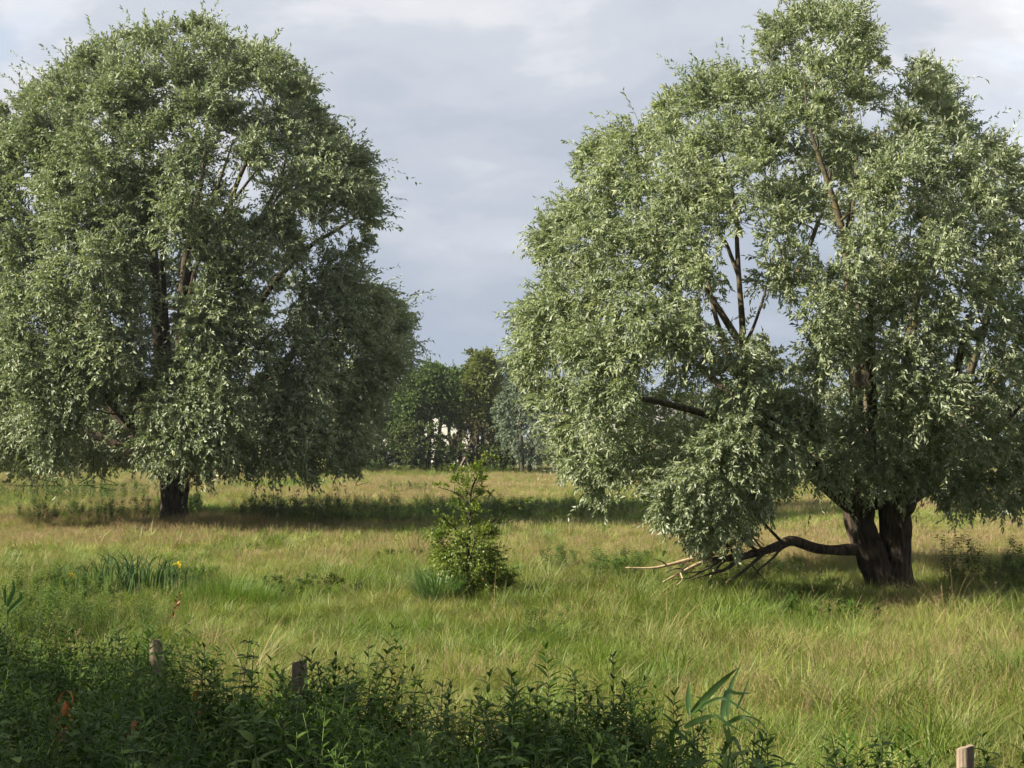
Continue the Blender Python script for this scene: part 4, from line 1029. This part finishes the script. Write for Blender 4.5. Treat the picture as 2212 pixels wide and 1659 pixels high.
# ------------------------------------------------------------------ herb bank in the foreground
NL = np.array([0.62, 0.78]); NL /= np.linalg.norm(NL)
rgH = np.random.default_rng(31)
n = 8500
yy = rgH.uniform(4.2, 14.5, n); xx = rgH.uniform(-1, 1, n) * (0.364 * 1.25 * yy + 1.2)
off = xx * NL[0] + yy * NL[1]
lim = 6.35 + 0.35 * np.sin(xx * 1.7 + 1) + 0.25 * np.sin(xx * 4.1)
lim = np.where(xx < -2.6, lim + 0.5, lim)
lim = np.where(xx > 1.0, lim - 0.1, lim)
lim = np.where((xx < -0.4) & (xx > -2.0), lim + 0.2, lim)
keep = off < lim
xx, yy, off, lim = xx[keep], yy[keep], off[keep], lim[keep]
sc = (0.98 + 0.13 * rgH.normal(size=len(xx)) + 0.10 * np.sin(xx * 5.3 + yy * 3.7)) * np.interp(xx, [-3.5, -2.2], [0.84, 1.0]) * (1 - 0.15 * np.clip((off - lim + 0.6) / 0.6, 0, 1))
hpx, _ = project(np.column_stack([xx, yy, np.full(len(xx), 0.8)]))
for px_, ycap, dpost in ((344, 1440, 10.6), (653, 1462, 8.8), (388, 1400, 10.4)):
    near_post = (np.abs(hpx - px_) < 40) & (yy < dpost + 0.2)
    zcap = np.array([at(px_, ycap, y_)[2] for y_ in yy])
    sc = np.where(near_post, np.minimum(sc, np.maximum(zcap, 0.3)), sc)
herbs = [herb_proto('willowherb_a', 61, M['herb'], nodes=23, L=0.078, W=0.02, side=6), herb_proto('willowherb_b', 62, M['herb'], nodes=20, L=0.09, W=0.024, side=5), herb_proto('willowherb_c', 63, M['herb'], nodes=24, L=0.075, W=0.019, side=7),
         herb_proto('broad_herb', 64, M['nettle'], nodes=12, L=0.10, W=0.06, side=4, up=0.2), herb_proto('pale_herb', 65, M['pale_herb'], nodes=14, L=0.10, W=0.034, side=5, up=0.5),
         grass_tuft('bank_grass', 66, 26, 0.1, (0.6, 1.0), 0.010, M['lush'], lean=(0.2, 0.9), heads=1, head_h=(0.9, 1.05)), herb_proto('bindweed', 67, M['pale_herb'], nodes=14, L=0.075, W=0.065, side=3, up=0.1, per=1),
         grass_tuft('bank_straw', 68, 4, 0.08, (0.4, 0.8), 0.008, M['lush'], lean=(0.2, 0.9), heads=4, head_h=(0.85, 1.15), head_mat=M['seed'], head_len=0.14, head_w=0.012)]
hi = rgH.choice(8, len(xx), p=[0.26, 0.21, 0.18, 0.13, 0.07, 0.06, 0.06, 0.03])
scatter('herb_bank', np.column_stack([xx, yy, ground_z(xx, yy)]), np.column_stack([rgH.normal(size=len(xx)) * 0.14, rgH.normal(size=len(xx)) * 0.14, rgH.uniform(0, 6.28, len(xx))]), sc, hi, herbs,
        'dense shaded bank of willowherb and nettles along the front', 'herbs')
# looser half-lit herbs behind the bank on the left
spots = [(120, 1345, 150, 40, 60, 0.62, [4, 4, 3]), (60, 1420, 90, 25, 40, 0.75, [0, 1, 4]), (220, 1400, 140, 20, 40, 0.62, [4, 0]), (170, 1310, 110, 14, 40, 0.6, [4, 3])]
P, S, I = patch_points(rgH, spots)
scatter('bramble_patch', P, np.column_stack([rgH.normal(size=len(P)) * 0.1, rgH.normal(size=len(P)) * 0.1, rgH.uniform(0, 6.28, len(P))]), S, I, [o.copy() for o in herbs], 'half lit leafy herbs behind the left end of the front bank', 'herbs')

# single plants that stand out of the bank, each leaf its own part
leaf_mb = MB(); leaf_shape(leaf_mb, np.zeros(3), np.array([1.0, 0, 0]), np.array([0, 0, 1.0]), 1.0, 1.0, 0.35)
def leaf_mesh(name, mat, rnd=0.35, droop=0.25, aspect=0.25):
    mb = MB(); leaf_shape(mb, np.zeros(3), np.array([1.0, 0, 0]), np.array([0, 0, 1.0]), 1.0, aspect, rnd, droop)
    me = mb.mesh(name); me.materials.append(mat); return me
LM = [leaf_mesh('herb_leaf', M['herb'], r, dr) for r, dr in ((0.15, 0.2), (0.4, 0.3), (0.7, 0.4))]
LMR = [leaf_mesh('red_leaf', M['red_leaf'], r, dr, 0.36) for r, dr in ((0.2, 0.3), (0.8, 0.5))]
def frame(p, d, n, s):
    x = np.array(d) / np.linalg.norm(d); y = np.cross(n, x); y /= np.linalg.norm(y); z = np.cross(x, y)
    m = Matrix(((x[0] * s, y[0] * s, z[0] * s, p[0]), (x[1] * s, y[1] * s, z[1] * s, p[1]), (x[2] * s, y[2] * s, z[2] * s, p[2]), (0, 0, 0, 1)))
    return m
def single_herb(name, label, x, y, dist, seed, meshes=LM, group='tall plants standing out of the front bank', **kw):
    rg = np.random.default_rng(seed)
    tip = at(x, y, dist); base = on_ground(tip)
    H = tip[2] - base[2]
    o = thing(name, label, 'plant', base, group)
    a = dict(nodes=13, L=0.13, W=0.03, side=2, start=0.35); a.update(kw)
    stems, lf = herb_layout(rg, H=H, **a)
    mb = MB()
    for s in stems:
        V, F = wood_tube(s, 8, 5); mb.add(V, F)
    link('stem', mb.mesh('stem', True), M['stem'], o)
    for p, dd, nn, L, W in lf:
        lo_ = link('leaf', meshes[rg.integers(len(meshes))], None, o)
        lo_.matrix_local = frame(p, dd, nn, L)
    return o
for k, (x, y, dist, lab) in enumerate([
        (1202, 1385, 8.6, 'tallest dark willowherb, alone in the middle of the front bank'),
        (455, 1352, 10.2, 'leafy dark willowherb between the left and middle fence posts'),
        (740, 1412, 8.8, 'slim willowherb just right of the middle fence post'),
        (108, 1325, 11.4, 'tall willowherb above the far left end of the bank'),
        (1368, 1462, 7.7, 'bushy willowherb left of the broad reed leaves'),
        (1325, 1478, 7.5, 'short willowherb right of the tallest one'),
        (905, 1432, 8.6, 'willowherb tip between the middle post and the tallest plant'),
        (1040, 1445, 8.3, 'small willowherb tip just left of the tallest plant'),
        (1445, 1475, 7.5, 'willowherb directly left of the upright reed leaf'),
        (1798, 1575, 6.9, 'low willowherb tuft left of the two at the right front'),
        (1842, 1592, 6.7, 'small willowherb between the two tufts at the right front'),
        (1935, 1560, 6.7, 'low willowherb tuft nearest left of the right fence post'),
        (2010, 1622, 6.3, 'willowherb tip touching the right fence post'),
        (585, 1432, 9.0, 'willowherb tip just left of the middle fence post'),
        (250, 1375, 10.6, 'willowherb left of the left fence post')]):
    single_herb('willowherb', lab, x, y, dist, 300 + k, nodes=18 if k == 0 else 15, L=0.17 if k in (0, 4) else 0.13, side=3)
# reddened dock plants
for k, (x, y, dist, lab) in enumerate([(118, 1470, 8.4, 'plant with drooping orange red leaves in the left front'), (268, 1500, 8.0, 'small plant with a few orange leaves right of the larger orange one'), (425, 1465, 8.9, 'faint reddish plant near the left fence post')]):
    single_herb('dock_plant', lab, x, y, dist - 0.5, 330 + k, LMR, 'orange leaved plants in the bank', nodes=7 if k == 0 else 3, L=0.15, W=0.05, side=0, start=0.6 if k == 0 else 0.82, per=2 if k == 0 else 1, up=-0.6)

# ------------------------------------------------------------------ long-leaved plants
def strap_leaf(pts, w, rnd=0.4, tip_taper=0.55, fold=0.18, n=12):
    """pts in metres: a bent tapered blade with a slight V fold"""
    S = spline(pts, n)
    T = norm(np.gradient(S, axis=0))
    t = np.linspace(0, 1, n)
    ww = w * np.minimum(np.minimum(1, 0.55 + t * 2.5), np.maximum((1 - t) / tip_taper, 0) ** 0.9)
    return S, T, ww
def strap_mesh(name, pts, w, mat, rnd=0.4, facing=(0, -1, 0), twist=0.0, **kw):
    S, T, ww = strap_leaf(pts, w, **kw)
    f = np.array(facing, float)
    s = norm(np.cross(T, f)); u = np.cross(s, T)
    ang = np.linspace(0, twist, len(S))[:, None]
    s2 = s * np.cos(ang) + u * np.sin(ang); u2 = np.cross(s2, T)
    n = len(S)
    V = np.vstack([S - s2 * ww[:, None] / 2, S - u2 * ww[:, None] * 0.13, S + s2 * ww[:, None] / 2])
    i = np.arange(n - 1)
    q = np.vstack([np.stack([i, n + i, n + i + 1, i + 1], -1), np.stack([n + i, 2 * n + i, 2 * n + i + 1, n + i + 1], -1)])
    mb = MB(); mb.add(V, [q], rnd)
    me = mb.mesh(name, smooth=True); me.materials.append(mat)
    return me
# broad reed leaves, right of centre in the front
dR = 6.6
rb = on_ground(at(1500, 1560, dR))
reed = thing('reed_plant', 'broad bluish green reed leaves rising from the front bank', 'reed', rb)
V, F = wood_tube([[*(at(1500, 1700, dR) - rb), 0.007], [*(at(1498, 1600, dR) - rb), 0.006], [*(at(1490, 1530, dR) - rb), 0.004]], 8, 5); mb = MB(); mb.add(V, F)
mb.add(*wood_tube([[*(at(1590, 1700, dR) - rb), 0.007], [*(at(1575, 1620, dR) - rb), 0.006], [*(at(1570, 1550, dR) - rb), 0.004]], 8, 5)); link('stem', mb.mesh('stem', True), M['stem'], reed)
for rows, w, dd in ([[(1490, 1545), (1489, 1510), (1493, 1475)], 0.035, 0.0], [[(1494, 1540), (1525, 1500), (1560, 1460), (1590, 1430)], 0.040, -0.05], [[(1478, 1572), (1500, 1555), (1530, 1540), (1537, 1538)], 0.034, -0.1], [[(1560, 1552), (1566, 1530), (1578, 1500), (1600, 1508), (1640, 1510)], 0.036, 0.0],
                    [[(1572, 1548), (1577, 1515), (1588, 1480), (1612, 1438)], 0.032, 0.1], [[(1592, 1532), (1610, 1500), (1628, 1462)], 0.014, 0.1], [[(1500, 1540), (1530, 1512), (1560, 1502), (1600, 1525), (1640, 1550)], 0.016, -0.05], [[(1560, 1570), (1590, 1548), (1606, 1545), (1640, 1575)], 0.024, -0.1],
                    [[(1455, 1620), (1448, 1585), (1455, 1570), (1480, 1590), (1505, 1615)], 0.030, -0.3], [[(1556, 1640), (1570, 1600), (1580, 1588), (1590, 1610), (1600, 1650)], 0.030, -0.3], [[(1600, 1545), (1640, 1560), (1680, 1610)], 0.008, 0.0], [[(1540, 1540), (1570, 1560), (1600, 1575)], 0.016, -0.1]):
    pts = [at(x, y, dR + dd) - rb for x, y in rows]
    pts = [p + np.array([0, 0.04 * i * (1 if dd >= 0 else -1), 0]) for i, p in enumerate(pts)]
    link('leaf', strap_mesh('reed_leaf', pts, w * 0.8, M['reed'], facing=(0.2, -1, 0.25)), None, reed)
# pale reed leaves at the left edge
dP = 13.5
rb = on_ground(at(14, 1370, dP))
reed2 = thing('reed_plant', 'pale reed with two light leaves at the left edge', 'reed', rb)
V, F = wood_tube([[0, 0, -0.05, 0.006], [*(at(15, 1330, dP) - rb), 0.005], [*(at(14, 1290, dP) - rb), 0.003]], 8, 5); mb = MB(); mb.add(V, F); link('stem', mb.mesh('stem', True), M['stem'], reed2)
for rows, w in (([(16, 1310), (24, 1290), (30, 1270), (27, 1250)], 0.045), ([(15, 1325), (30, 1310), (44, 1295), (44, 1280), (36, 1278)], 0.045), ([(14, 1310), (10, 1280), (13, 1262)], 0.03)):
    link('leaf', strap_mesh('reed_leaf', [at(x, y, dP) - rb for x, y in rows], w, M['reed'], rnd=0.9, facing=(0.3, -1, 0.2)), None, reed2)
# yellow flag irises
rgI = np.random.default_rng(41)
iris_leaf = []
for k in range(6):
    h = 1.0; l = rgI.uniform(-0.12, 0.22); bnd = rgI.uniform(0, 0.18)
    iris_leaf.append(strap_mesh('iris_leaf', [(0, 0, -0.05), (l * 0.25, 0, h * 0.35), (l * 0.7, 0, h * 0.75), (l * 1.2 + bnd, 0, h * (1 - bnd * 0.6))], 0.042, M['iris'], rnd=rgI.random(), facing=(0.1, -1, 0.1), n=8, tip_taper=0.6))
def iris_flower(seed):
    rg = np.random.default_rng(seed); mb = MB()
    for j in range(3):
        a = j * 2.094 + rg.uniform(-.2, .2)
        d = np.array([math.cos(a), math.sin(a), 0.15]); leaf_shape(mb, np.zeros(3), d / np.linalg.norm(d), np.array([0, 0, 1.0]), 0.085, 0.085, 0.3, droop=0.9)
        d = np.array([math.cos(a + 1.05), math.sin(a + 1.05), 1.6]); leaf_shape(mb, np.zeros(3), d / np.linalg.norm(d), np.array([-d[0], -d[1], 0.6]), 0.05, 0.035, 0.8, droop=-0.1)
    me = mb.mesh('iris_flower'); me.materials.append(M['yellow']); return me
fl = [iris_flower(1), iris_flower(2)]
def iris_clump(label, x0, x1, ybase, ytop, count, flowers, seed):
    rg = np.random.default_rng(seed)
    g = on_ground(ground_at((x0 + x1) / 2, ybase)); d0 = g[1]
    o = thing('yellow_iris', label, 'iris', g, 'yellow flag irises in the wet hollow')
    for k in range(count):
        x = x0 + (x1 - x0) * np.clip(rg.beta(1.3, 1.6), 0, 1); dd = rg.uniform(-0.6, 0.6)
        p = on_ground(at(x, ybase, d0 + dd)) - g
        h = (ybase - ytop(x)) / FPX * d0 * rg.uniform(0.78, 1.18)
        c = link('leaf', iris_leaf[rg.integers(6)], None, o)
        c.location = p; c.scale = (h, h, h); c.rotation_euler = (rg.normal() * 0.08, rg.normal() * 0.1, rg.choice([0, math.pi]) + rg.normal() * 0.7)
    for (x, y, s) in flowers:
        p = at(x, y, d0 - 0.5) - g
        c = link('flower', fl[rg.integers(2)], None, o); c.location = p; c.scale = (s, s, s); c.rotation_euler = (rg.normal() * .3, rg.normal() * .3, rg.uniform(0, 6))
        V, F = wood_tube([[p[0], p[1], -0.05, 0.006], [p[0] + 0.01, p[1], p[2] * 0.5, 0.005], [*p, 0.004]], 5, 4); mb = MB(); mb.add(V, F); link('flower_stem', mb.mesh('flower_stem'), M['stem'], o)
    return o
iris_clump('broad stand of dark iris blades with a yellow bloom at its right', 190, 415, 1292, lambda x: 1196 + 22 * abs((x - 245) / 170), 150, [(385, 1218, 0.9)], 1)
iris_clump('small iris clump with paired yellow blooms left of the broad stand', 118, 192, 1294, lambda x: 1218, 40, [(154, 1240, 0.9), (160, 1245, 0.7)], 2)
# rush tussocks and sedge
def tussock(name, label, x, y, r, h, n, mat, seed, w=0.007, lean=(0.05, 0.6)):
    rg = np.random.default_rng(seed)
    g = on_ground(ground_at(x, y))
    o = thing(name, label, 'grass tussock', g)
    mb = MB()
    for k in range(n):
        rr = r * math.sqrt(rg.random()); t = rg.uniform(0, 6.28)
        blade(mb, np.array([rr * math.cos(t), rr * math.sin(t), -0.04]), t + rg.normal() * 0.5, h * rg.uniform(0.55, 1.05) * (1 - 0.35 * rr / r), rg.uniform(*lean), w * rg.uniform(0.7, 1.3), float(rg.random()), seg=4, bend=2.0)
    me = mb.mesh('blades'); tag(link('blades', me, mat, o), kind='stuff')
    return o
tussock('rush_tussock', 'rounded dark green rush tussock right of the iris stand', 490, 1312, 0.75, 0.68, 2200, M['lush'], 3, w=0.006)
tussock('sedge_tussock', 'pale bluish sedge tussock at the left foot of the hawthorn', 945, 1306, 0.30, 0.95, 520, M['sedge'], 4, w=0.015, lean=(0.2, 0.9))
tussock('rush_tussock', 'tall green rush tussock by the pale reed at the left edge', 75, 1345, 0.45, 0.6, 900, M['lush'], 6, w=0.006)
tussock('grass_tussock', 'arching bright grass tussock behind the middle fence post', 770, 1465, 0.22, 0.6, 260, M['lush'], 7, w=0.007, lean=(0.3, 1.0))

# ------------------------------------------------------------------ young hawthorn
rgW = np.random.default_rng(52)
gH = on_ground(ground_at(1015, 1298)); DH = gH[1]
haw = thing('hawthorn_bush', 'young hawthorn bush with a bushy foot and ragged leader in mid meadow', 'bush', gH)
hl = [[(1012, 1300, 0, 0.035), (1010, 1200, 0, 0.03), (1015, 1120, 0, 0.024), (1018, 1060, 0, 0.016), (1040, 1010, 0, 0.009), (1048, 980, 0, 0.004)],
      [(1012, 1180, 0, 0.016), (985, 1145, -0.1, 0.012), (955, 1118, -0.15, 0.007), (922, 1110, -0.2, 0.003)], [(1016, 1170, 0, 0.016), (1050, 1140, 0.1, 0.011), (1090, 1105, 0.1, 0.007), (1135, 1085, 0.1, 0.003)],
      [(1014, 1090, 0, 0.014), (985, 1065, 0, 0.009), (945, 1052, 0, 0.003)], [(1012, 1250, 0, 0.02), (1050, 1225, -0.2, 0.012), (1085, 1250, -0.3, 0.005)], [(1010, 1240, 0, 0.02), (975, 1200, -0.2, 0.012), (950, 1170, -0.3, 0.005)],
      [(1010, 1230, 0, 0.02), (1020, 1190, -0.5, 0.012), (1030, 1150, -0.6, 0.005)], [(1010, 1230, 0, 0.02), (1010, 1190, 0.5, 0.012), (1010, 1140, 0.6, 0.005)]]
pts = []
for k, rows in enumerate(hl):
    r4 = picture_limb(rows, DH); add_limb(haw, r4, M['darktwig'], 16, 6, name='trunk' if k == 0 else 'branch', seed=k); pts.append(spline(r4, 12))
cl_ = [(1012, 1265, 0, 48), (1060, 1250, -0.1, 42), (1085, 1262, 0, 28), (1040, 1235, -0.3, 42), (975, 1240, -0.1, 42), (990, 1210, -0.3, 40), (1020, 1200, 0.2, 42), (1045, 1195, 0, 34), (965, 1195, 0, 34), (1000, 1170, -0.2, 36), (1030, 1160, 0, 36),
       (955, 1160, -0.1, 30), (975, 1135, 0, 30), (1055, 1155, 0, 26), (1010, 1130, 0.1, 34), (1025, 1105, -0.1, 32), (990, 1095, 0, 30), (1000, 1070, 0.1, 28), (1035, 1070, 0, 28), (1010, 1045, -0.1, 28), (985, 1040, 0, 22), (1040, 1040, 0, 26), (1025, 1020, 0, 24),
       (1045, 1005, 0, 18), (1050, 985, 0, 12), (1068, 990, 0, 11), (998, 1018, 0, 13), (978, 1012, 0, 9), (950, 1050, 0, 14), (965, 1052, 0, 13), (940, 1112, -0.2, 14), (960, 1122, -0.1, 17), (1090, 1105, 0.1, 17), (1112, 1092, 0.1, 16), (1135, 1085, 0.1, 12), (1075, 1122, 0.1, 15), (1062, 1070, 0, 14),
       (1080, 1285, -0.2, 24), (1100, 1275, 0, 12), (985, 1272, -0.2, 34), (1030, 1282, -0.3, 34), (1062, 1278, -0.3, 36), (1000, 1288, -0.2, 30), (965, 1215, 0.1, 34), (1058, 1215, 0.2, 34), (1094, 1250, 0.0, 24), (1100, 1272, -0.1, 22), (940, 1262, 0.1, 26), (955, 1240, 0.1, 28)]
cl_ += [(x + rgW.normal() * 8, y + rgW.normal() * 6, -dd - 0.15, r * 0.85) for x, y, dd, r in cl_ if y > 1150]
C = np.array([at(x, y, DH + dd) for x, y, dd, r in cl_]); R = np.array([r / FPX * DH * np.interp(y_, [1000, 1120, 1200, 1260], [0.95, 0.85, 1.0, 1.08]) for _x, y_, _d, r in cl_])
add_crown(haw, rgW, C, R, at(1012, 1180, DH), np.vstack(pts), M['hawthorn'], M['darktwig'], 880, 9, 0.038, 0.028, r0=0.012, twig_share=0.35, twig_r=0.002, arch=0.1, hang=0.05, fuzz=0.9, leaf_droop=0.05, wisp=0.1, zs=1.0)

# ------------------------------------------------------------------ fence posts
def fence_post(label, x, ytop, dist, w, seed, tilt, sides=0):
    rg = np.random.default_rng(seed)
    tp = at(x, ytop, dist); base = on_ground(tp); H = tp[2] - base[2]
    o = thing('fence_post', label, 'fence post', base, 'weathered fence posts along the bank')
    ns, nr = 40, 24
    th = np.arange(ns) * 2 * np.pi / ns
    zz = np.concatenate([[-0.4], np.linspace(0, H, nr)])
    shape = np.ones(ns)
    for k in range(5):                                   # drying cracks
        a = rg.uniform(0, 6.28); shape = shape - rg.uniform(0.06, 0.2) * np.exp(-((np.angle(np.exp(1j * (th - a)))) / 0.09) ** 2)
    if sides: shape = shape * np.minimum(1.0, sides / np.maximum(np.abs(np.cos(th - 0.4)), 1e-3))
    V = []
    for j, zq in enumerate(zz):
        r = w / 2 * shape * (1 + 0.03 * np.sin(zq * 7 + seed) + 0.015 * rg.normal(size=ns)) * (1.05 - 0.06 * zq / H)
        zt = zq + (0.012 * np.cos(th - 1.0) if j == len(zz) - 1 else 0)
        V.append(np.stack([r * np.cos(th), r * np.sin(th), np.full(ns, zq) + (zt - zq)], -1))
    V = np.array(V).reshape(-1, 3)
    m = len(zz)
    k = (np.arange(m - 1) * ns)[:, None]; j = np.arange(ns)[None]; j2 = (j + 1) % ns
    mb = MB(); mb.add(V, [np.stack([k + j, k + j2, k + ns + j2, k + ns + j], -1).reshape(-1, 4)])
    link('shaft', mb.mesh('shaft', smooth=True), M['post'], o)
    top = V[-ns:]; c = top.mean(0) + [0, 0, 0.004]; inner = c + (top - c) * 0.6 + rg.normal(size=(ns, 3)) * [0, 0, 0.003]
    mb = MB(); i = np.arange(ns); i2 = (i + 1) % ns
    mb.add(np.vstack([top, inner, c[None]]), [np.stack([i, i2, ns + i2, ns + i], -1), np.stack([ns + i, ns + i2, np.full(ns, 2 * ns)], -1)])
    link('end_grain', mb.mesh('end_grain', smooth=True), M['endgrain'], o)
    o.rotation_euler = (tilt[0], tilt[1], rg.uniform(0, 6))
    return o
fence_post('weathered brown fence post furthest left, standing clear of the herbs', 344, 1382, 10.6, 0.092, 1, (0.0, 0.03))
fence_post('flat topped fence post half sunk in herbs, middle one of three', 653, 1430, 8.8, 0.096, 2, (0.02, -0.02), 0.85)
fence_post('pale topped fence post at the lower right corner', 2083, 1612, 6.45, 0.08, 4, (0.0, 0.02), 0.85)

# ------------------------------------------------------------------ tall grass stalks in front on the left
def stalk(label, pts, dist, seed, head=True, mat='stem'):
    rg = np.random.default_rng(seed)
    P = [at(x, y, dist) for x, y in pts]; base = on_ground(P[0])
    o = thing('grass_stalk', label, 'grass stalk', base, 'tall single grass stalks')
    rows = [[0, 0, -0.03, 0.0035]] + [[*(p - base), 0.0032 - 0.0006 * k] for k, p in enumerate(P)]
    V, F = wood_tube(rows, 14, 4); mb = MB(); mb.add(V, F); link('stem', mb.mesh('stem'), M['stem'], o)
    if head:
        mb = MB(); t = P[-1] - base; d = norm(P[-1] - P[-2]); seed_head(mb, t + d * 0.02, d, 0.20, 0.034, 0.1, rg, 26)
        link('seed_head', mb.mesh('seed_head'), M['sorrel'], o)
    return o
stalk('tall grass stalk with a dark drooping seed head beside the left fence post', [(352, 1440), (362, 1390), (374, 1330), (388, 1286)], 10.2, 1)
stalk('bare thin stalk left of the left fence post', [(296, 1430), (306, 1380), (316, 1310)], 10.6, 2, False)
stalk('bare stalk leaning right at the left end of the bank', [(130, 1420), (145, 1350), (158, 1290)], 11.5, 3, False)

# ------------------------------------------------------------------ tall hedge behind the viewpoint: it shades the bank
rgB = np.random.default_rng(77)
TL = np.array([-NL[1], NL[0]])
hb = TL * 8 - NL * 3.2
hedge = thing('hedge', 'tall leafy hedge behind the viewpoint shading the front bank', 'hedge', (hb[0], hb[1], 0))
C, R, pts = [], [], []
for s in np.arange(-7, 25, 0.7):
    for zq in np.arange(0.6, 9.6, 0.85):
        top = 8.7 + 0.35 * math.sin(s * 1.3) + 0.25 * math.sin(s * 3.1)
        if zq > top: continue
        q = TL * (s + rgB.normal() * 0.15) - NL * (3.2 + rgB.normal() * 0.35)
        C.append([q[0], q[1], zq + rgB.normal() * 0.15]); R.append(rgB.uniform(0.5, 0.75))
for s in np.arange(-6, 25, 1.5):
    q = TL * s - NL * 3.2
    r4 = np.array([[q[0], q[1], -0.1, 0.09], [q[0] + 0.1, q[1], 3, 0.07], [q[0] - 0.1, q[1] + 0.1, 6, 0.04], [q[0], q[1], 7.9, 0.015]])
    add_limb(hedge, r4, M['darktwig'], 10, 6, name='stem'); pts.append(spline(r4, 10))
add_crown(hedge, rgB, np.array(C), np.array(R), np.array([hb[0], hb[1], 2.0]), np.vstack(pts), M['darkshrub'], M['darktwig'], 46, 8, 0.24, 0.2, r0=0.02, twig_share=0.05, twig_r=0.004, hang=0.1, arch=0.1, out_bias=0.0)


# ------------------------------------------------------------------ thin summer haze over the meadow
m, N, Lk = material('meadow_haze')
out = N.new('ShaderNodeOutputMaterial'); pv = N.new('ShaderNodeVolumePrincipled')
pv.inputs['Color'].default_value = (0.82, 0.88, 0.96, 1); pv.inputs['Density'].default_value = 0.00022; pv.inputs['Anisotropy'].default_value = 0.2
Lk.new(pv.outputs[0], out.inputs['Volume'])
mb = MB(); box(mb, -3200, 3200, -3200, 3200, -1.2, 18.0)
hz_o = link('haze', mb.mesh('haze'), m)
tag(hz_o, 'thin summer haze hanging over the meadow', 'haze', kind='stuff')
